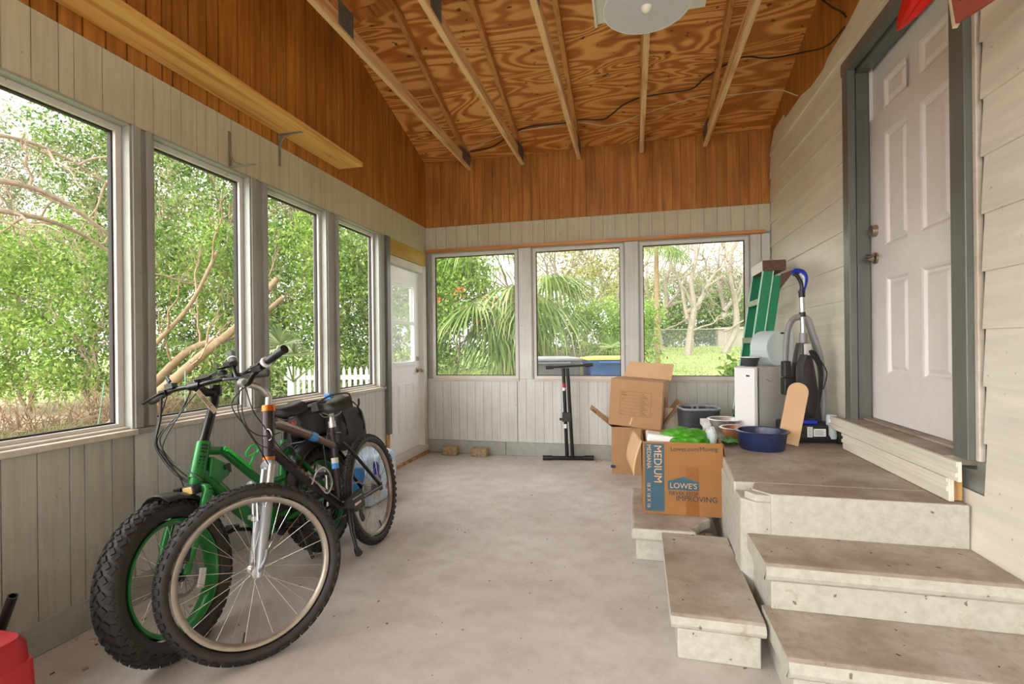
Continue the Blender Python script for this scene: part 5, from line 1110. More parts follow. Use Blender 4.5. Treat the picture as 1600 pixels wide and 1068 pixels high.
m.build('power_cord', 'black', vc)
m = MB(); m.tube(smooth_path([(0.075,-0.03,0.56),(0.12,-0.02,0.47),(0.09,-0.03,0.36)],6), 0.0042, 6); m.build('power_cord', 'black', vc)
m = MB(); m.obox((0,-0.012,0.635), (0.024,0.014,0.042), Matrix.Identity(3)); m.build('cord_hook', 'gray_plastic', vc, bevel=0.012)
m = MB(); m.lathe([(0.001,0),(0.030,0),(0.032,0.01),(0.032,0.15),(0.028,0.16),(0.001,0.16)], 24, Matrix.Translation((0.118,-0.075,0.035))); m.build('bottle', 'tub', vc)
for p_, s_ in (((-0.022,-0.075,0.145),(0.045,0.02,0.014)), ((-0.115,-0.085,0.095),(0.035,0.02,0.02))):
    m = MB(); m.obox(p_, s_, Matrix.Identity(3)); m.build('clip', 'royal_blue', vc, bevel=0.008)
m = MB(); m.box((-0.055,-0.115,0.05), (-0.022,-0.112,0.118)); m.m = 1
for k in range(6): m.box((-0.05,-0.1165,0.058+k*0.01), (-0.028,-0.115,0.061+k*0.01))
m.build('barcode_label', ['white_plastic', 'print_navy'], vc)
m = MB(); m.box((-0.015,-0.115,0.055), (0.062,-0.112,0.105)); m.m = 1
for k in range(4): m.box((-0.008,-0.1165,0.064+k*0.009), (0.052-0.008*(k % 2),-0.115,0.067+k*0.009))
m.build('rating_label', ['white_plastic', 'print_navy'], vc)
m = MB(); m.box((-0.11,-0.11,0.03), (0.085,-0.07,0.13)); m.build('nozzle_housing', 'black', vc, bevel=0.01)
m = MB(); m.obox((-0.125,0.03,0.50), (0.024,0.03,0.055), Matrix.Identity(3)); m.obox((-0.115,0.03,0.38), (0.035,0.035,0.06), Matrix.Identity(3)); m.build('hose_holder', 'black', vc, bevel=0.008)
m = MB(); m.tube(smooth_path([(0.145,0.03,0.05),(0.17,-0.02,0.09),(0.185,-0.07,0.06),(0.175,-0.10,0.02)],5), 0.010, 8); m.obox((0.175,-0.09,0.05), (0.03,0.02,0.045), Matrix.Identity(3)); m.build('hose_end', 'black', vc, bevel=0.006)

# ------------------------------------------------------------------ stand, bricks, stool
sd = thing('folding_stand', 'black metal stand with crossbar top and flat foot by the back wall', 'stand', (-0.70, 5.32, 0))
m = MB(); m.tube([(-0.005,0,0.03),(-0.035,0,1.0)], 0.019, 14); m.m = 1; m.tube([(-0.0285,0,0.79),(-0.0295,0,0.835)], 0.0195, 14, caps=False); m.m = 2; m.tube([(-0.0285,0,0.755),(-0.0285,0,0.788)], 0.0195, 14, caps=False); m.build('post', ['black_metal', 'red_plastic', 'white_plastic'], sd)
m = MB(); m.tube([(0.055,0.0,0.03),(0.01,0.0,1.0)], 0.019, 14); m.m = 1; m.tube([(0.0,-0.03,0.4),(0.0,-0.03,0.4001)], 0.001, 6); m.build('post', ['black_metal', 'white_plastic'], sd)
m = MB(); m.tube([(-0.21,0,1.005),(0.27,0,1.035)], 0.0125, 12); tb_ = m.build('top_bar', 'black_metal', sd)
for p, q in (((-0.225,0,1.004),(-0.14,0,1.01)), ((0.20,0,1.03),(0.285,0,1.036))):
    m = MB(); m.tube([p, q], 0.021, 12); m.build('pad', 'black', tb_)
m = MB(); m.tube([(-0.25,-0.03,0.024),(0.27,0.06,0.024)], 0.021, 12); m.build('foot_bar', 'black_metal', sd)
for x, y in ((-0.215,-0.024), (0.225,0.052)):
    m = MB(); m.tube([(x-0.05,y-0.008,0.026),(x+0.05,y+0.008,0.026)], 0.026, 12); m.build('foot_pad', 'black', sd)
m = MB(); m.box((-0.05,-0.028,0.42), (0.045,0.025,0.52)); m.lathe([(0.001,0),(0.012,0),(0.016,0.03),(0.001,0.032)], 14, Matrix.Translation((-0.05,-0.01,0.445)) @ Matrix.Rotation(-PI/2,4,'Y')); m.build('clamp', 'black', sd, bevel=0.004)
m = MB(); m.box((-0.036,-0.0225,0.35), (-0.004,-0.0185,0.395)); m.build('warning_label', 'white_plastic', sd)

for (x, w_, rz, lab) in ((-2.055,0.175,0.06,'rough tan paver brick against the back wall, nearer the corner door'), (-1.70,0.185,-0.04,'rough tan paver brick against the back wall, farther from the corner door')):
    m = MB(); m.prism([(-w_/2,-0.055,0),(w_/2,-0.055,0),(w_/2*0.95,0.06,0),(-w_/2*0.95,0.06,0)], (0,0,0.092)); o = m.build('paver_brick', 'brick', bevel=0.008)
    o.location = (x, 5.355, 0); o.rotation_euler = (0,0,rz); tag(o, lab, 'brick', 'paver bricks at the back wall')

sl = thing('plastic_stool', 'red plastic stool at the lower left edge of the photo', 'stool', (-1.945, 0.90, 0))
m = MB(); loft(m, [(rrect(0.196,0.196,0.045),0.33),(rrect(0.192,0.192,0.045),0.385),(rrect(0.18,0.18,0.045),0.405)]); m.build('seat', 'red_stool', sl, bevel=0.006)
for sx in (-1, 1):
    for sy in (-1, 1):
        m = MB(); a = 0.145; loft(m, [([(x+sx*a*1.12, y+sy*a*1.12) for x, y in rrect(0.045,0.045,0.018,4)],0), ([(x+sx*a, y+sy*a) for x, y in rrect(0.05,0.05,0.02,4)],0.335)]); m.build('leg', 'red_stool', sl)
m = MB(); m.lathe([(0.001,0),(0.075,0),(0.078,0.01),(0.078,0.24),(0.06,0.27),(0.03,0.275),(0.03,0.29),(0.001,0.29)], 26); o = m.build('white_jug', 'white_plastic'); o.location = (-1.97, 0.90, 0.0); tag(o, 'white round container standing under the red stool', 'container')
m = MB(); m.lathe([(0.0135,0),(0.0135,0.53),(0.010,0.53),(0.010,0.0)], 16, close=True); o = m.build('black_tube', 'black_metal')
d_ = (Vector((-1.893,1.128,0.497))-Vector((-2.13,1.128,0.004))); o.rotation_mode = 'QUATERNION'; o.rotation_quaternion = d_.to_track_quat('Z','Y'); o.location = (-2.13,1.128,0.004); tag(o, 'black hollow metal tube leaning up behind the red stool', 'tube')

# ------------------------------------------------------------------ overhead
lp = thing('ceiling_lamp', 'white round metal reflector lamp hanging under the roof trusses', 'lamp', (0.095, 2.885, 3.15))
m = MB(); m.m = 0; prof = [(0.035,0.088),(0.06,0.085),(0.13,0.068),(0.20,0.034),(0.240,0.0)]
m.lathe([(r, z) for r, z in prof], 48); m.m = 1; m.lathe([(r-0.002, z-0.003) for r, z in prof], 48)
for i, f in enumerate(m.f):
    pass
m.m = 0; m.lathe([(0.236,-0.004),(0.243,-0.004),(0.244,0.002),(0.238,0.002)], 48, close=True); m.build('shade', ['lamp_white', 'lamp_inner'], lp)
m = MB(); m.tube([(0,0,0.05),(0,0,0.105)], 0.03, 18); m.build('socket', 'lamp_white', lp)
m = MB(); m.lathe([(0.013,0.05),(0.016,0.03),(0.028,0.012),(0.031,-0.006),(0.026,-0.022),(0.014,-0.031),(0.001,-0.033)], 20); m.build('bulb', 'bulb', lp)
m = MB(); m.box((-0.195,2.45,3.256), (0.44,3.135,3.2795)); m.m = 0; m.box((-0.21,2.45,3.245), (-0.195,3.15,3.2795)); o = m.build('mounting_panel', 'panel_white', loc=(0.12,2.8,3.2795), bevel=0.002); tag(o, 'square white panel fixed under the trusses above the lamp', 'panel')

sh = thing('wall_shelf', 'long raw pine board shelf high on the left wall', 'shelf', (XL, 2.2, 2.735))
m = MB(); m.box((XL+0.004, 0.2, 2.738), (-2.15, 3.665, 2.776)); m.build('board', 'pine', sh, sub=(XL,2.2,2.735), bevel=0.003)
def bracket(name, y, zc, flip, lab):
    m = MB(); s = -1 if flip else 1
    m.box((XL+0.0005,y-0.012,zc), (XL+0.004,y+0.012,zc-s*0.22)); m.box((XL+0.004,y-0.012,zc), (XL+0.185,y+0.012,zc-s*0.0035))
    m.tube(smooth_path([(XL+0.004,y,zc-s*0.10),(XL+0.03,y,zc-s*0.035),(XL+0.10,y,zc-s*0.004)],5), 0.005, 8)
    o = m.build(name, 'bracket', loc=(XL,y,zc)); tag(o, lab, 'bracket', 'shelf brackets on the left wall')
bracket('shelf_bracket', 2.955, 2.7375, False, 'pale metal bracket holding up the far part of the pine shelf')
bracket('shelf_bracket', 2.515, 2.355, True, 'pale metal bracket hanging empty below the shelf, foot at the bottom')

m = MB(); pts_b = [(-1.763,5.311,3.447),(-1.487,5.271,3.46),(-1.229,5.115,3.505),(-1.004,5.04,3.53),(-0.672,5.057,3.525),(-0.505,5.031,3.533),(-0.283,5.066,3.522),(-0.185,5.014,3.538),(-0.059,4.905,3.571),(0.12,4.841,3.59),(0.38,4.831,3.594),(0.559,4.817,3.598),(0.647,4.726,3.627),(0.827,4.59,3.668),(0.957,4.549,3.681),(1.15,4.597,3.665),(1.32,4.3,3.52),(1.345,3.9,3.33),(1.345,3.60,3.275)]
m.tube(smooth_path(pts_b, 5), 0.0065, 8); o = m.build('electric_cable', 'cable_black', loc=(0,5,3.5)); tag(o, 'black electric cable strung across the roof sheathing to the house wall', 'cable', 'cables under the roof')
m = MB(); pts_w = [(-1.806,5.284,3.452),(-1.297,5.104,3.508),(-1.012,5.075,3.516),(-0.509,5.065,3.519),(-0.224,5.154,3.492),(0.093,5.059,3.52),(0.447,4.956,3.553),(0.672,4.917,3.566),(0.955,4.948,3.556),(1.244,4.75,3.46),(1.345,4.53,3.29)]
m.tube(smooth_path(pts_w, 5), 0.0045, 8); o = m.build('electric_cable', 'cable_white', loc=(0,5,3.5)); tag(o, 'thin pale cable looping just below the black one along the sheathing', 'cable', 'cables under the roof')
m = MB(); m.tube(smooth_path([(1.345,4.02,3.75),(1.345,3.781,3.522),(1.345,3.64,3.40),(1.345,3.57,3.322)], 5), 0.006, 8); o = m.build('electric_cable', 'cable_black', loc=(1.345,3.8,3.5)); tag(o, 'short black cable hanging down the brown boards above the house door', 'cable', 'cables under the roof')

# red hanging things at the top right
rc = thing('red_pennant', 'glossy red fabric hanging above the house door, tip pointing left', 'fabric', (1.1, 2.1, 2.9))
P = []
tipP, A_ = Vector((1.10,2.416,2.564)), Vector((1.10,2.02,2.80))
axv = (Vector((1.12,1.95,2.66))-tipP); n = 16
for i in range(n+1):
    t = i/n; c = tipP+axv*t+Vector((0,0,0.05*math.sin(t*2))); r0 = 0.003+0.085*min(1, (t*2.6))**0.75; row = []
    for k in range(25):
        a = 2*PI*k/24; fold = 1+0.10*math.sin(5*a+3*t)+0.05*math.sin(9*a+t*6); row.append(c+Vector((0.55*math.cos(a)*r0*fold, 0.25*math.sin(a)*r0*0.3, math.sin(a)*r0*fold)))
    P.append(row)
m = MB(); m.grid(P); m.build('fabric_cone', 'red_cloth', rc, sub=(1.1,2.1,2.9))
m = MB(); m.tube([(1.12,1.98,2.74),(1.12,1.98,3.2785)], 0.003, 6); m.build('hanging_cord', 'cable_white', rc, sub=(1.1,2.1,2.9))
fc = thing('faded_card', 'faded red printed card hanging beside the red fabric above the casing', 'card', (1.15, 2.0, 2.6))
m = MB(); q = [Vector((1.15,2.125,2.40)), Vector((1.15,2.15,2.52)), Vector((1.15,1.85,2.47)), Vector((1.15,1.87,2.345))]; m.prism([p for p in q], (0.014,0,0)); m.build('card', 'faded_red', fc, sub=(1.15,2.0,2.6))
m = MB(); m.prism([Vector((1.149,2.126,2.399)), Vector((1.149,2.151,2.52)), Vector((1.149,2.165,2.525)), Vector((1.149,2.142,2.392))], (0.016,0,0)); m.build('card_edge', 'cream', fc, sub=(1.15,2.0,2.6))
m = MB()
for k in range(3): m.bar((1.1492,2.10,2.465+0.014*k), (1.1492,2.02,2.448+0.014*k), 0.0035, 0.001, (1,0,0))
m.build('card_print', 'print_dark', fc, sub=(1.15,2.0,2.6))
m = MB(); m.tube([(1.155,2.0,2.49),(1.155,2.0,3.2785)], 0.002, 6); m.build('hanging_cord', 'cable_white', fc, sub=(1.15,2.0,2.6))
# ------------------------------------------------------------------ the yard outside
def gz(x, y):
    r = -0.10+0.055*max(0.0, y-7.0)
    return min(r, 1.05)+0.03*math.sin(x*0.9+y*0.5)*min(1, max(0, y-6)/3)
CY, SY = math.cos(math.radians(13.786)), math.sin(math.radians(13.786))
def yard(side, dist): return (-SY*dist+CY*side*dist, CY*dist+SY*side*dist)   # bearing (tangent) and distance in the yard

LEAF_K = 0.86
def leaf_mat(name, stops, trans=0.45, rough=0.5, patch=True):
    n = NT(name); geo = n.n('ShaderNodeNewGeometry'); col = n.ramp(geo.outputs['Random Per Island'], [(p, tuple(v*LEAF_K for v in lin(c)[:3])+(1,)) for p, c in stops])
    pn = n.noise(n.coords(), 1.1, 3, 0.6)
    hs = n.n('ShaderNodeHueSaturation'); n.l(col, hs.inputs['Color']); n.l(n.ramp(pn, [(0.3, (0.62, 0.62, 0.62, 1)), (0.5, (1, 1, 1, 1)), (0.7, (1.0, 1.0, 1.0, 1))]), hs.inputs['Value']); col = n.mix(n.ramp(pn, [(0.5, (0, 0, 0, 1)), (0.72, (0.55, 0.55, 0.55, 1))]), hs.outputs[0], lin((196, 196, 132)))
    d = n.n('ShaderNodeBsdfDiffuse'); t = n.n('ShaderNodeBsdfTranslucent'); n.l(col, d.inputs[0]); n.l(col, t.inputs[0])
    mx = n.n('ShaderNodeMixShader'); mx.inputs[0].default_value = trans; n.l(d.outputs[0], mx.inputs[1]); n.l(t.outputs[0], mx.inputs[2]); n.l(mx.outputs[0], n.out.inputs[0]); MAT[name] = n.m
leaf_mat('leaf_fresh', [(0.0, (84, 128, 44)), (0.35, (122, 164, 60)), (0.7, (158, 190, 88)), (1.0, (196, 214, 132))])
leaf_mat('leaf_mid', [(0.0, (70, 106, 46)), (0.4, (106, 142, 66)), (0.8, (146, 172, 100)), (1.0, (186, 200, 146))])
leaf_mat('leaf_gray', [(0.0, (92, 112, 72)), (0.4, (132, 150, 102)), (0.8, (168, 182, 138)), (1.0, (206, 212, 184))])
leaf_mat('leaf_yellow', [(0.0, (138, 140, 72)), (0.5, (182, 180, 112)), (1.0, (216, 208, 158))])
leaf_mat('leaf_palm', [(0.0, (88, 118, 56)), (0.5, (132, 160, 88)), (1.0, (186, 200, 138))])
leaf_mat('leaf_dead', [(0.0, (150, 116, 84)), (0.5, (196, 164, 130)), (1.0, (222, 200, 172))], 0.2)
leaf_mat('flower', [(0.0, (226, 120, 72)), (1.0, (240, 160, 112))], 0.4)
leaf_mat('grass', [(0.0, (136, 150, 94)), (0.5, (164, 178, 118)), (1.0, (196, 202, 152))], 0.4)
leaf_mat('litter', [(0.0, (120, 92, 68)), (0.5, (166, 138, 112)), (1.0, (206, 188, 168))], 0.1)
MAT['bark'] = M_simple('grey bark', (150, 132, 112), 0.85, var=0.3, scale=12, bump=0.5)
MAT['bark_warm'] = M_simple('warm bark', (138, 116, 88), 0.85, var=0.25, scale=12, bump=0.5)
MAT['bark_pale'] = M_simple('pale bark', (150, 140, 126), 0.85, var=0.2, scale=10, bump=0.4)
MAT['picket'] = M_simple('white picket paint', (236, 234, 228), 0.5, var=0.04)
MAT['stake'] = M_simple('teal stake', (128, 178, 160), 0.5)
MAT['fence_metal'] = M_simple('galvanised fence', (170, 172, 172), 0.5, 0.4)
MAT['shed'] = M_simple('pale shed wall', (150, 138, 124), 0.7, var=0.08, scale=3)
n = NT('lawn soil'); v = n.coords(); a = n.noise(v, 0.7, 6, 0.65); b = n.noise(v, 9, 5, 0.7)
gc_ = n.ramp(b, [(0.3, (122, 142, 78)), (0.55, (148, 166, 98)), (0.8, (178, 188, 132))]); sc_ = n.ramp(b, [(0.3, (126, 104, 80)), (0.6, (172, 152, 128)), (0.85, (204, 192, 172))])
sx = n.n('ShaderNodeSeparateXYZ'); n.l(v, sx.inputs[0])
lf = n.math('MULTIPLY', n.math('ADD', n.math('MULTIPLY', sx.outputs[0], -1.0), -4.5), 0.35)
lf = n.math('ADD', lf, n.math('MULTIPLY', n.math('ADD', a, -0.5), 2.0)); lf.node.use_clamp = True
back_ = n.math('ADD', n.math('MULTIPLY', sx.outputs[1], -0.5), 5.0); back_.node.use_clamp = True
n.bsdf(n.mix(n.math('MULTIPLY', lf, back_), gc_, sc_), 0.9, 0, b, 0.4, 0.02); MAT['lawn'] = n.m

m = MB(); xs_ = np.linspace(-45, 40, 86); ys_ = np.linspace(-25, 60, 86)
m.grid([[(float(x), float(y), gz(x, y)-0.0) for x in xs_] for y in ys_]); go = m.build('ground', 'lawn')
struct(go, 'grassy yard rising gently beyond the porch', 'ground')

m = MB(); m.box((-7, -16, -0.3), (6, YF-0.35, -0.06)); struct(m.build('floor_bounce', M_simple('pale bounce slab', (226, 218, 206), 0.9, var=0.05)), 'unseen pale slab added behind the porch to bounce light', 'ground')  # added out of view, throws sky light up onto the ceiling

def fast_mesh(name, V, F, mats, parent=None, loc=(0,0,0), mi=None):
    me = bpy.data.meshes.new(name); V = np.asarray(V, np.float32).reshape(-1, 3)-np.array(loc, np.float32); F = np.asarray(F, np.int32); k = F.shape[1]
    me.vertices.add(len(V)); me.vertices.foreach_set('co', V.ravel()); me.loops.add(F.size); me.loops.foreach_set('vertex_index', F.ravel())
    me.polygons.add(len(F)); me.polygons.foreach_set('loop_start', np.arange(0, F.size, k, dtype=np.int32)); me.polygons.foreach_set('loop_total', np.full(len(F), k, np.int32))
    for mm in mats: me.materials.append(MAT[mm])
    if mi is not None: me.polygons.foreach_set('material_index', mi)
    me.update(calc_edges=True); me.validate(); o = bpy.data.objects.new(name, me); COL.objects.link(o)
    if parent is not None: o.parent = parent
    else: o.location = loc
    return o
def leaf_cloud(pts, size, rng, droop=0.3, aspect=0.45):
    """diamond leaves at pts with random directions"""
    n_ = len(pts); d = rng.normal(size=(n_, 3)); d[:, 2] -= droop; d /= np.linalg.norm(d, axis=1)[:, None]
    u = rng.normal(size=(n_, 3)); u -= d*(u*d).sum(1)[:, None]; u /= np.linalg.norm(u, axis=1)[:, None]
    s = size*rng.uniform(0.6, 1.4, n_)[:, None]; nrm = np.cross(d, u)
    a = pts; b = pts+d*s*0.5+u*s*aspect*0.5+nrm*s*0.06; c = pts+d*s; e = pts+d*s*0.5-u*s*aspect*0.5+nrm*s*0.06
    V = np.stack([a, b, c, e], 1).reshape(-1, 3); F = np.arange(4*n_).reshape(-1, 4); return V, F
def crown_points(crowns, n_, rng, sig=0.22, per=45, hollow=0.35):
    out = []; vol = np.array([c[1][0]*c[1][1]*c[1][2] for c in crowns])**0.8; vol = vol/vol.sum()
    for (c, r), f in zip(crowns, vol):
        k = max(1, int(n_*f/per)); d = rng.normal(size=(k, 3)); d /= np.linalg.norm(d, axis=1)[:, None]
        rad = rng.uniform(hollow, 1.0, k)**0.6; cc = np.array(c)+d*rad[:, None]*np.array(r)
        pts = np.repeat(cc, per, 0)+rng.normal(size=(k*per, 3))*sig*np.array([1, 1, 0.7]); out.append(pts)
    return np.concatenate(out)
def branch_tubes(mb, base, tip, r0, rng, depth, spread=0.6, nb=4, up=0.15, wig=0.12):
    base = Vector(base); tip = Vector(tip); L = (tip-base).length; P = [base]
    for i in range(1, 6):
        t = i/5; P.append(base.lerp(tip, t)+Vector(rng.normal(size=3).tolist())*wig*L*0.25*(1 if i < 5 else 0.3))
    rr_ = [r0*(1-0.75*i/5) for i in range(6)]; mb.tube(smooth_path(P, 3), [r0*(1-0.75*k/15) for k in range(16)], 6 if r0 > 0.02 else 4, caps=False)
    if depth <= 0: return
    for k in range(nb):
        t = rng.uniform(0.35, 0.98); i = min(4, int(t*5)); p = P[i].lerp(P[i+1], t*5-i); d = (P[i+1]-P[i]).normalized()
        q = (d+Vector(rng.normal(size=3).tolist())*spread+Vector((0, 0, up))).normalized()
        branch_tubes(mb, p, p+q*L*rng.uniform(0.35, 0.6), max(0.004, r0*(1-0.75*t)*0.7), rng, depth-1, spread, nb, up, wig)
def plant(name, label, cat, pos, crowns, nl, size, lmat, trunks=(), bark='bark', group=None, seed=1, sig=0.22, droop=0.3, aspect=0.45, per=45, flowers=0, hollow=0.35):
    rng = np.random.default_rng(seed); x, y = pos; z = gz(x, y); t = thing(name, label, cat, (x, y, z), group=group)
    cr = [((x+c[0], y+c[1], z+c[2]), r) for c, r in crowns]
    if crowns:
        pts = crown_points(cr, nl, rng, sig, per, hollow); pts = pts[pts[:, 2] > z+0.03]
        V, F = leaf_cloud(pts, size, rng, droop, aspect); fast_mesh('foliage', V, F, [lmat], t, (x, y, z))
    if trunks:
        m = MB()
        for tr in trunks:
            p, q, r0, dep = tr[:4]; kw = tr[4] if len(tr) > 4 else {}
            branch_tubes(m, (x+p[0], y+p[1], z+p[2]-0.05), (x+q[0], y+q[1], z+q[2]), r0, rng, dep, **kw)
        m.build('trunk', bark, t, sub=(x, y, z))
    if flowers:
        c, r = cr[0]; k = flowers; d = rng.normal(size=(k, 3)); d[:, 1] = -abs(d[:, 1]); d /= np.linalg.norm(d, axis=1)[:, None]
        fp = np.repeat(np.array(c)+d*np.array(r)*0.98, 16, 0)+rng.normal(size=(k*16, 3))*0.05; V, F = leaf_cloud(fp, 0.07, rng, 0, 0.7); fast_mesh('blossom', V, F, ['flower'], t, (x, y, z))
    return t

# thicket beyond the left windows: near bushes, then taller trees
near = [(-1.10, 10.6, 'leaf_fresh'), (-0.98, 10.4, 'leaf_fresh'), (-0.86, 10.2, 'leaf_fresh'), (-0.73, 10.4, 'leaf_mid'), (-0.61, 10.6, 'leaf_fresh'), (-0.50, 10.8, 'leaf_mid'), (-0.40, 10.8, 'leaf_fresh'), (-0.30, 11.0, 'leaf_mid'), (-0.21, 11.2, 'leaf_fresh')]
nl_ = ['nearest bright green bush seen at the left edge of the first left window', 'bright green bush in the middle of the first left window', 'bright green bush at the far side of the first left window, above the bare brush', 'mid green bush at the near side of the second left window', 'bright green bush behind the leaning bare trunks of the second left window', 'mid green bush behind the fan palm in the third left window', 'bright green bush behind the first pickets of the white fence', 'mid green bush in the last left window behind the white picket fence', 'bright green bush seen through the glass of the corner door']
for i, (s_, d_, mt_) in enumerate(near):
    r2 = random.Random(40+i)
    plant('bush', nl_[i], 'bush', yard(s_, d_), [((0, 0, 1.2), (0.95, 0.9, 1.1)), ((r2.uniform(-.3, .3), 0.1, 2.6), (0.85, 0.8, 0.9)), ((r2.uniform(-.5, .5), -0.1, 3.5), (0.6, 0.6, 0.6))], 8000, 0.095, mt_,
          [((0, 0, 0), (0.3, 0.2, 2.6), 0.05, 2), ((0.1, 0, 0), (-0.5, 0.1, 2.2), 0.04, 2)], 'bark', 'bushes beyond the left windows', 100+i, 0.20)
back = [(-1.18, 14.5), (-1.02, 15.0), (-0.88, 14.0), (-0.74, 15.0), (-0.62, 14.2), (-0.50, 15.0), (-0.38, 14.5), (-0.27, 15.0), (-0.17, 15.5)]
bl_ = ['tall grey green tree rising behind the nearest bush of the first left window', 'tall tree with long bare arching limbs in the upper middle of the first left window', 'tall grey green tree at the upper right of the first left window', 'tall tree at the upper left of the second left window', 'tall tree at the upper right of the second left window', 'tall tree filling the top of the third left window', 'tall tree behind the white picket fence, between the third and last left windows', 'tall tree filling the top of the last left window', 'tall tree seen above the corner door and the palm']
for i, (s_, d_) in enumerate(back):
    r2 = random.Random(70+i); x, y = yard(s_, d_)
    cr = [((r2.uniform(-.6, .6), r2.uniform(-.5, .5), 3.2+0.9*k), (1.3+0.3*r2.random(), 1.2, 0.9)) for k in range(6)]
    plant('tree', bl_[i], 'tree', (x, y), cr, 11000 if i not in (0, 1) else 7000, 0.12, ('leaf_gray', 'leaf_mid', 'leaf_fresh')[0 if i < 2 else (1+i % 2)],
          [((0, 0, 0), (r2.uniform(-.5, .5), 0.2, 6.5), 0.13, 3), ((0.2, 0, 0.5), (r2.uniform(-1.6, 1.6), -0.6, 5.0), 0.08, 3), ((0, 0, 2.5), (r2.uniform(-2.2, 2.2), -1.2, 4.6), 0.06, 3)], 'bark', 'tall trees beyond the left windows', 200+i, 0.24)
# arching bare limbs high in the first window
m = MB(); rng = np.random.default_rng(5)
for P, r0 in (([(-9.6,3.6,-0.1),(-9.8,3.9,2.2),(-9.4,4.9,3.6),(-9.0,5.8,3.75),(-8.8,6.9,3.1)], 0.085), ([(-9.6,3.6,1.6),(-9.3,4.8,3.1),(-9.1,5.6,3.35),(-9.2,6.6,3.2),(-9.0,7.4,2.6)], 0.06), ([(-9.8,3.88,2.1),(-9.4,4.6,4.1),(-9.1,5.7,4.5),(-8.9,6.9,4.1)], 0.05)):
    sp_ = smooth_path(P, 6); m.tube(sp_, [r0*(1-0.7*k/(len(sp_)-1)) for k in range(len(sp_))], 8, caps=False)
    for k in range(5, len(sp_)-1, 2):
        d = Vector(rng.normal(size=3).tolist())+Vector((0.2, 0.5, -0.1)); branch_tubes(m, sp_[k], sp_[k]+d.normalized()*rng.uniform(0.6, 1.3), 0.022, rng, 2, 0.7, 4, -0.1)
tag(m.build('bare_limbs', 'bark', loc=(-9.6, 3.6, -0.1)), 'bare twisting tree limbs arching across the upper first left window', 'tree')
# leaning trunks in the second window
m = MB()
for P, r0 in (([(-7.95,5.9,-0.1),(-7.46,6.41,0.56),(-7.11,6.80,1.09),(-6.65,7.22,1.69),(-6.2,7.6,2.5)], 0.10), ([(-8.5,6.3,-0.1),(-8.04,6.78,0.65),(-7.56,7.1,1.25),(-6.97,7.56,1.53),(-6.4,8.0,2.2)], 0.085), ([(-8.0,6.0,0.0),(-7.9,6.5,1.1),(-7.5,7.0,2.0),(-7.3,7.4,3.0)], 0.05)):
    sp_ = smooth_path(P, 6); m.tube(sp_, [r0*(1-0.5*k/(len(sp_)-1)) for k in range(len(sp_))], 10)
    for k in range(9, len(sp_)-1, 4): branch_tubes(m, sp_[k], sp_[k]+Vector((rng.uniform(-0.4, 0.6), rng.uniform(-0.3, 0.6), 0.8)).normalized()*1.0, 0.02, rng, 2, 0.7, 3)
tag(m.build('leaning_trunk', 'bark_warm', loc=(-8.0, 6.0, -0.1)), 'bare pale trunks leaning to the right in the second left window', 'tree')

# dry brush and litter under the thicket
rng = np.random.default_rng(21)
def sticks(name, label, cat, boxes, n_, L, r0, mt_, tilt=1.0):
    m = MB()
    for k in range(n_):
        bx = boxes[k % len(boxes)]; x = rng.uniform(bx[0], bx[1]); y = rng.uniform(bx[2], bx[3]); z = gz(x, y); d = Vector((rng.normal()*tilt, rng.normal()*tilt, abs(rng.normal())+0.35)).normalized()*L*rng.uniform(0.5, 1.3)
        p = Vector((x, y, z)); m.tube([p, p+d*0.5+Vector((rng.normal()*0.05, rng.normal()*0.05, 0.04)), p+d+Vector((0, 0, -0.10))], [r0, r0*0.8, r0*0.4], 4, caps=False)
    c = boxes[0]; return tag(m.build(name, mt_, loc=((c[0]+c[1])/2, (c[2]+c[3])/2, 0)), label, cat, kind='stuff')
sticks('dry_brush', 'tangle of dry tan twigs under the bushes of the left windows', 'brush', [(-9.8,-8.8,4.6,7.0), (-9.3,-8.2,6.4,8.0)], 480, 0.8, 0.008, 'bark_warm', 0.8)
def scatter(name, label, cat, boxes, n_, size, mt_, up=True, h_=0.12):
    V = []; pts = []
    for bx, f in boxes:
        k = int(n_*f); pts.append(np.stack([rng.uniform(bx[0], bx[1], k), rng.uniform(bx[2], bx[3], k)], 1))
    pts = np.concatenate(pts); z = np.array([gz(a, b) for a, b in pts]); P3 = np.column_stack([pts, z])
    if up:
        k = len(P3); a = rng.uniform(0, 2*PI, k); w_ = np.column_stack([np.cos(a), np.sin(a), 0*a])*size*rng.uniform(0.6, 1.2, k)[:, None]; t = np.column_stack([rng.normal(size=k)*0.35, rng.normal(size=k)*0.35, np.ones(k)])*(h_*rng.uniform(0.5, 1.5, k))[:, None]
        V = np.stack([P3-w_, P3+w_, P3+t], 1).reshape(-1, 3); F = np.arange(3*k).reshape(-1, 3)
    else: V, F = leaf_cloud(P3+np.array([0, 0, 0.015]), size, rng, 0, 0.6); V = V.copy(); zz = V.reshape(-1, 4, 3); zz[:, :, 2] = zz[:, :1, 2]+(zz[:, :, 2]-zz[:, :1, 2])*0.2; V = zz.reshape(-1, 3)
    c = boxes[0][0]; return tag(fast_mesh(name, V, F, [mt_], None, ((c[0]+c[1])/2, (c[2]+c[3])/2, 0)), label, cat, kind='stuff')
scatter('leaf_litter', 'brown fallen leaves on the ground below the left windows', 'leaves', [((-10.5,-6.5,2.5,9.5), 1.0)], 9000, 0.09, 'litter', False)
scatter('grass', 'bright green lawn grass behind the back windows', 'grass', [((-7,8,7,13), 0.45), ((-8,12,13,22), 0.40), ((-6,12,22,28), 0.15)], 60000, 0.012, 'grass', True, 0.06)
scatter('weeds', 'patchy green weeds in the yard below the left windows', 'grass', [((-10,-4.2,3,9.5), 0.8), ((-5.5,-2.5,6.5,9.5), 0.2)], 16000, 0.012, 'grass', True, 0.14)
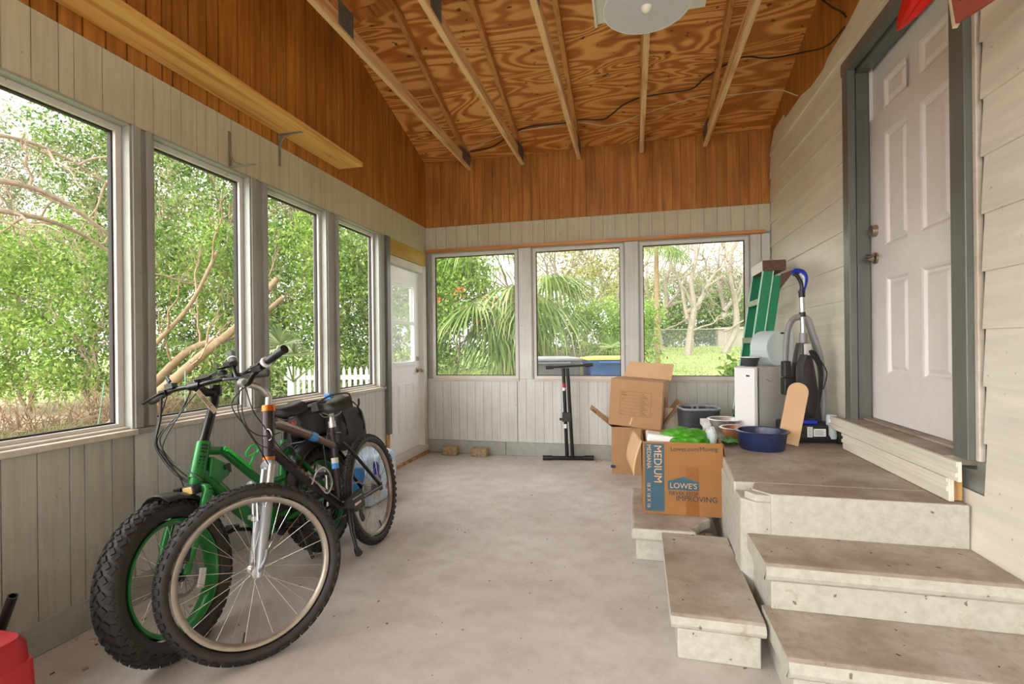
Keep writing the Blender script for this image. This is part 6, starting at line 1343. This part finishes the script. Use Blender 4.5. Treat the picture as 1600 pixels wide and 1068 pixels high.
sticks('brush_pile', 'pale dry brush pile beyond the bins in the middle back window', 'brush', [(-2.4,-1.1,11.0,12.6)], 420, 1.3, 0.010, 'bark_pale', 0.9)

# picket fence
fd_ = 8.7; fx_ = Vector((CY, SY, 0)); f0 = Vector((*yard(-0.448, fd_), 0)); fz0 = -0.12
pf = thing('picket_fence', 'white picket fence outside the last two left windows', 'fence', (f0.x, f0.y, fz0), (0, 0, math.atan2(SY, CY)))
m = MB(); m.box((-0.05,-0.05,0), (0.05,0.05,1.02)); m.prism([(-0.055,-0.055,1.02),(0.055,-0.055,1.02),(0.055,0.055,1.02),(-0.055,0.055,1.02)], (0,0,0.02)); m.build('post', 'picket', pf)
m = MB(); m.box((1.86,-0.05,0), (1.96,0.05,1.02)); m.build('post', 'picket', pf)
for z in (0.28, 0.80):
    m = MB(); m.box((-0.14,0.02,z), (2.0,0.055,z+0.08)); m.build('rail', 'picket', pf)
for k in range(17):
    x = 0.115+0.101*k; m = MB(); m.prism([(x-0.024,-0.006,0.05),(x+0.024,-0.006,0.05),(x+0.024,-0.006,0.97),(x,-0.006,1.025),(x-0.024,-0.006,0.97)], (0,0.022,0)); m.build('picket', 'picket', pf)
# thin teal stakes
for p, q, lb_ in (((-8.45,6.15,-0.1), (-8.34,6.19,0.73), 'tilted teal garden stake seen low in the first left window'), ((-7.07,6.50,-0.1), (-7.067,6.503,0.90), 'upright teal garden stake seen behind the green bike handlebar')):
    m = MB(); p, q = Vector(p), Vector(q); m.bar(p, q, 0.045, 0.012, (1,1,0)); o = m.build('garden_stake', 'stake', loc=p); tag(o, lb_, 'stake')

# fan palms
def frond(mb_pts, hub, d, L, n_, rng, wid, droop, cost=0.5):
    """pleated fan leaf: narrow leaflets spread around direction d"""
    d = Vector(d).normalized(); s_ = d.cross(Vector((0,0,1))); s_ = s_.normalized() if s_.length > 1e-3 else Vector((1,0,0)); u = s_.cross(d).normalized(); V = []; F = []
    for k in range(n_):
        t = (k+0.5)/n_*2-1; a = t*1.75; org = hub+d*cost*L*0.45*(1-abs(t)); dr = (d*math.cos(a)+s_*math.sin(a)+u*0.05*rng.normal()).normalized(); l_ = L*(1-0.30*abs(t))*rng.uniform(0.85, 1.1)
        pr = dr.cross(u).normalized(); p1 = org+dr*l_*0.5; p1.z -= droop*l_*0.10; p2 = org+dr*l_*0.8; p2.z -= droop*l_*0.30; p3 = org+dr*l_*0.95; p3.z -= droop*l_*0.62
        w_ = wid; o = len(V); V += [org-pr*w_*0.3, org+pr*w_*0.3, p1+pr*w_, p1-pr*w_, p2+pr*w_*0.7, p2-pr*w_*0.7, p3, p3]; F += [(o,o+1,o+2,o+3), (o+3,o+2,o+4,o+5), (o+5,o+4,o+6,o+7)]
    return V, F
def palm(name, label, pos, hz, specs, mt_='leaf_palm', trunk=0.0, seed=1, group=None):
    rng = np.random.default_rng(seed); x, y = pos; z = gz(x, y); t = thing(name, label, 'palm', (x, y, z), group=group); H = Vector((x, y, z+hz)); st_ = MB()
    for (az, el, stem, L, n_, droop, mt2) in specs:
        d = Vector((math.cos(az)*math.cos(el), math.sin(az)*math.cos(el), math.sin(el))); hub = H+d*stem; hub.z -= 0.12*stem*stem; dd = Vector((d.x, d.y, d.z-0.35*stem)).normalized()
        V, F = frond(None, hub, dd, L, n_, rng, 0.020, droop); fast_mesh('frond', [tuple(p) for p in V], F, [mt2 or mt_], t, (x, y, z)); st_.tube(smooth_path([H, H+d*stem*0.55, hub], 4), 0.014, 6)
    if trunk: st_.tube([(x, y, z-0.1), (x, y, z+hz*0.5), (x, y, z+hz)], [trunk*1.1, trunk, trunk*0.8], 12)
    st_.build('stem', 'bark_warm' if trunk else 'leaf_palm', t, sub=(x, y, z)); return t
rp = random.Random(8)
specs = [(2*PI*k/15+rp.uniform(-.2, .2), rp.choice((0.75, 0.4, 0.1, -0.15)), rp.uniform(0.7, 1.1), rp.uniform(1.0, 1.35), 34, rp.uniform(0.8, 1.5), None) for k in range(17)]
specs += [(rp.uniform(-2.9, -0.2), rp.uniform(-1.0, -0.5), rp.uniform(0.6, 0.9), rp.uniform(0.9, 1.2), 30, 0.9, None) for k in range(8)]
specs += [(rp.uniform(-0.6, 0.2), rp.uniform(-1.1, -0.8), 0.9, 1.0, 24, 1.0, 'leaf_dead') for k in range(3)]
palm('fan_palm', 'large drooping fan palm filling the right half of the left back window', yard(-0.005, 10.4), 2.35, specs, trunk=0.16, seed=4)
specs = [(2*PI*k/9+0.3, rp.uniform(0.5, 1.0), rp.uniform(0.4, 0.7), 0.75, 28, 0.6, None) for k in range(9)]
palm('palmetto', 'low fan palmetto seen in the third left window above the saddle', yard(-0.445, 8.6), 0.75, [(-0.9, 0.7, 0.85, 0.75, 34, 0.6, 'leaf_gray'), (-2.2, 0.7, 0.6, 0.7, 34, 0.6, 'leaf_gray'), (0.4, 0.7, 0.6, 0.7, 30, 0.7, None), (-1.3, 1.0, 0.8, 0.7, 34, 0.5, 'leaf_gray')], seed=6)
palm('palmetto', 'low spiky palmetto at the foot of the left back window', yard(-0.14, 9.0), 0.15, specs, seed=7)
palm('palmetto', 'grey green palmetto behind the blue bin in the middle back window', yard(0.205, 13.5), 0.5, specs, seed=9)
palm('palmetto', 'palmetto leaf showing at the right edge of the second left window', yard(-0.585, 9.4), 1.1, [(0.3, 0.4, 0.5, 0.8, 26, 0.8, None), (-0.8, 0.5, 0.5, 0.8, 26, 0.8, None), (-2.0, 0.6, 0.4, 0.7, 26, 0.8, None)], seed=10)
plant('flowering_bush', 'light green bush with small orange flowers in the left back window', 'bush', yard(-0.115, 9.9), [((0,0,2.3), (0.75,0.6,0.9)), ((-0.45,0,1.5), (0.6,0.5,0.8)), ((-0.5,0.2,3.2), (0.7,0.6,0.6))], 11000, 0.085, 'leaf_fresh', [((0,0,0), (0.2,0,2.0), 0.04, 2)], 'bark', None, 31, 0.16, flowers=12)
plant('shrub', 'young leafy shrub growing close outside the right back window', 'bush', (1.28, 7.1), [((0,0,0.75), (0.20,0.16,0.30)), ((0.04,0,1.05), (0.12,0.10,0.14))], 420, 0.10, 'leaf_fresh', [((0,0,0), (0.05,0,1.05), 0.012, 1), ((0,0,0), (-0.12,0,0.75), 0.01, 1)], 'bark', None, 33, 0.06, per=12)
# trees behind the middle window
mid = [(0.07, 22, 'leaf_yellow', 'broad yellow green tree at the left of the middle back window'), (0.15, 24, 'leaf_yellow', 'broad yellow green tree in the centre of the middle back window'), (0.215, 21, 'leaf_yellow', 'yellow green tree at the right edge of the middle back window')]
for i, (s_, d_, mt_, lb_) in enumerate(mid):
    plant('tree', lb_, 'tree', yard(s_, d_), [((rp.uniform(-1, 1), 0, 2.6+0.75*k), (1.7, 1.2, 0.6)) for k in range(5)], 2800, 0.15, mt_, [((0,0,0), (0.6,0,5.5), 0.13, 3), ((0,0,1.2), (-1.6,0,4.8), 0.09, 3), ((0,0,1.5), (1.8,-0.4,5.0), 0.09, 3)], 'bark_pale', 'thin yellow green trees behind the bins', 300+i, 0.28, per=30)
low = [(0.02, 13.5, 'leaf_mid'), (0.10, 15, 'leaf_mid'), (0.165, 15.5, 'leaf_fresh'), (0.235, 15, 'leaf_fresh')]
lw_ = ['low mid green shrub right of the fan palm', 'low mid green shrub behind the grey bin', 'low bright green shrub between the two bins', 'low bright green shrub behind the blue bin']
for i, (s_, d_, mt_) in enumerate(low):
    plant('bush', lw_[i], 'bush', yard(s_, d_), [((0,0,0.9), (0.9,0.7,0.9)), ((0.3,0,1.7), (0.7,0.6,0.6))], 4200, 0.10, mt_, [((0,0,0), (0.2,0,1.8), 0.03, 2)], 'bark', 'low shrubs behind the bins', 330+i, 0.2)
far = [(0.25, 31), (0.315, 30), (0.375, 31), (0.435, 30), (0.50, 31)]
fl_ = ['far green tree behind the right mullion of the middle back window', 'far green tree behind the leftmost bare tree of the right back window', 'far green tree behind the forked bare tree', 'far green tree behind the rightmost bare tree', 'far green tree above the pale shed']
for i, (s_, d_) in enumerate(far):
    plant('tree', fl_[i], 'tree', yard(s_, d_), [((0,0,0.7), (2.2,0.8,0.8)), ((0,0,1.6), (1.7,1.2,1.4)), ((rp.uniform(-.5,.5),0,3.4), (1.6,1.0,1.3))], 8500, 0.17, 'leaf_mid' if i % 2 else 'leaf_fresh', [((0,0,0), (0.2,0,3.4), 0.1, 2)], 'bark', 'far green trees beyond the chain link fence', 350+i, 0.28)
bare = [(0.305, 23.5, 0.0, 'leftmost pale bare tree in the right back window'), (0.357, 21, 0.0, 'forked pale bare tree in the middle of the right back window'), (0.430, 22, 0.0, 'rightmost pale bare tree in the right back window, bending limbs')]
for i, (s_, d_, r_, lb_) in enumerate(bare):
    tr = [((0,0,0), (0.1+0.3*i,0,5.2), 0.17, 4, dict(nb=5, spread=0.75)), ((0,0,1.6), (-1.5+0.7*i,0,4.8), 0.10, 4, dict(nb=5, spread=0.8)), ((0,0,1.9), (1.7,0.2,4.4), 0.10, 4, dict(nb=5, spread=0.8)), ((0,0,1.0), (1.5,-0.3,1.7), 0.05, 3)]
    plant('bare_tree', lb_, 'tree', yard(s_, d_), [((0,0,4.4), (1.8,1.2,1.2))], 500, 0.12, 'leaf_yellow', tr, 'bark_pale', 'pale bare trees beyond the lawn', 370+i, 0.35, per=10)
palm('fan_palm', 'tall palm showing its leaves at the top left of the right back window', yard(0.295, 17), 4.1, [(2*PI*k/10, rp.uniform(-0.3, 0.6), 0.6, 0.8, 24, 1.2, None) for k in range(10)], trunk=0.09, seed=12)
# chain link fence, shed
cf = thing('chain_link_fence', 'grey chain link fence beyond the lawn', 'fence', (*yard(0.26, 26), gz(*yard(0.26, 26))))
C0 = Vector((*yard(0.235, 26), 0)); C1 = Vector((*yard(0.50, 26), 0)); zb = gz(C0.x, C0.y)-0.02; L_ = (C1-C0).length; dv_ = (C1-C0).normalized()
sub_ = tuple(cf.location)
m = MB()
for k in range(int(L_/0.09)+14):
    for s in (-1, 1):
        a = C0+dv_*(0.09*(k-(0 if s > 0 else 0))); b = a+dv_*(1.0*s*0.62)
        p0 = Vector((a.x, a.y, zb+0.03)); p1 = Vector((b.x, b.y, zb+1.0))
        if 0 <= (p1-C0).dot(dv_) <= L_+0.7 and 0 <= (p0-C0).dot(dv_) <= L_+0.7: m.tube([p0, p1], 0.0045, 3, caps=False)
m.build('mesh_fabric', 'fence_metal', cf, sub=sub_)
m = MB(); m.tube([C0+Vector((0,0,zb+1.02)), C1+Vector((0,0,zb+1.02))], 0.022, 8); m.build('top_rail', 'fence_metal', cf, sub=sub_)
for k in range(5):
    m = MB(); p = C0+dv_*(L_*k/4); m.tube([p+Vector((0,0,zb-0.1)), p+Vector((0,0,zb+1.06))], 0.032, 8); m.build('post', 'fence_metal', cf, sub=sub_)
sx_, sy_ = yard(0.455, 29); shz = gz(sx_, sy_)
sd_ = thing('garden_shed', 'low pale shed behind the chain link fence at the right', 'shed', (sx_, sy_, shz))
m = MB(); m.box((-1.1,-0.8,-0.1), (1.6,0.8,1.0)); m.build('wall', 'shed', sd_)
m = MB(); m.prism([(-1.2,-0.95,1.0),(-1.2,0.95,1.0),(-1.2,0.0,1.12)], (2.9,0,0)); m.build('roof', 'shed', sd_)

# wheeled bins
def cart(label, s_, d_, w_, body, lid, lidh):
    x, y = yard(s_, d_); z = gz(x, y); t = thing('wheeled_bin', label, 'bin', (x, y, z), (0, 0, math.atan2(SY, CY)), 'wheeled bins behind the middle back window')
    H_ = 1.06
    m = MB(); loft(m, [(rrect(w_*0.40,0.30,0.05),0.08), (rrect(w_*0.48,0.38,0.06),H_-0.06), (rrect(w_*0.50,0.40,0.06),H_-0.06), (rrect(w_*0.50,0.40,0.06),H_)]); m.build('bin_body', body, t)
    m = MB(); loft(m, [(rrect(w_*0.52,0.42,0.07),H_+0.002), (rrect(w_*0.52,0.42,0.07),H_+0.03), (rrect(w_*0.46,0.36,0.07),H_+lidh), (rrect(w_*0.30,0.24,0.07),H_+lidh+0.015)]); m.build('lid', lid, t)
    m = MB(); m.tube([(-w_*0.3,-0.43,H_-0.04), (w_*0.3,-0.43,H_-0.04)], 0.016, 8); m.box((-w_*0.3,-0.43,H_-0.06), (-w_*0.26,-0.38,H_-0.02)); m.box((w_*0.26,-0.43,H_-0.06), (w_*0.3,-0.38,H_-0.02)); m.build('handle', body, t)
    for s in (-1, 1):
        m = MB(); m.lathe([(0.001,-0.03),(0.11,-0.03),(0.12,0),(0.11,0.03),(0.001,0.03)], 20, Matrix.Translation((s*w_*0.42,-0.30,0.12)) @ Matrix.Rotation(PI/2,4,'Y')); m.build('wheel', 'rubber', t)
    return t
cart('grey wheeled bin with pale lid outside the middle back window', 0.080, 7.9, 0.86, 'bin_body', 'bin_lid', 0.04)
cart('blue wheeled bin with yellow lid outside the middle back window', 0.197, 8.0, 0.82, 'bin_blue', 'bin_yellow', 0.035)

# crumbs of dirt on the slab
m = MB(); rd = random.Random(17)
for k in range(110):
    if k < 60: x, y = XL+0.02+abs(rd.gauss(0, 0.16)), rd.uniform(0.9, 4.3)
    elif k < 80: x, y = rd.uniform(-2.2, -0.3), YB-0.04-abs(rd.gauss(0, 0.06))
    else: x, y = rd.uniform(-1.3, 0.1), rd.uniform(1.2, 5.0)
    s_ = rd.uniform(0.003, 0.011) if k < 80 else rd.uniform(0.002, 0.006)
    m.obox((x, y, s_*0.3), (s_, s_*rd.uniform(0.3, 0.8), s_*0.3), Matrix.Rotation(rd.uniform(0, 3), 3, 'Z'))
tag(m.build('floor_dirt', 'litter', loc=(-1.5, 3, 0)), 'crumbs of dry dirt and leaf bits scattered on the concrete floor', 'dirt', kind='stuff')
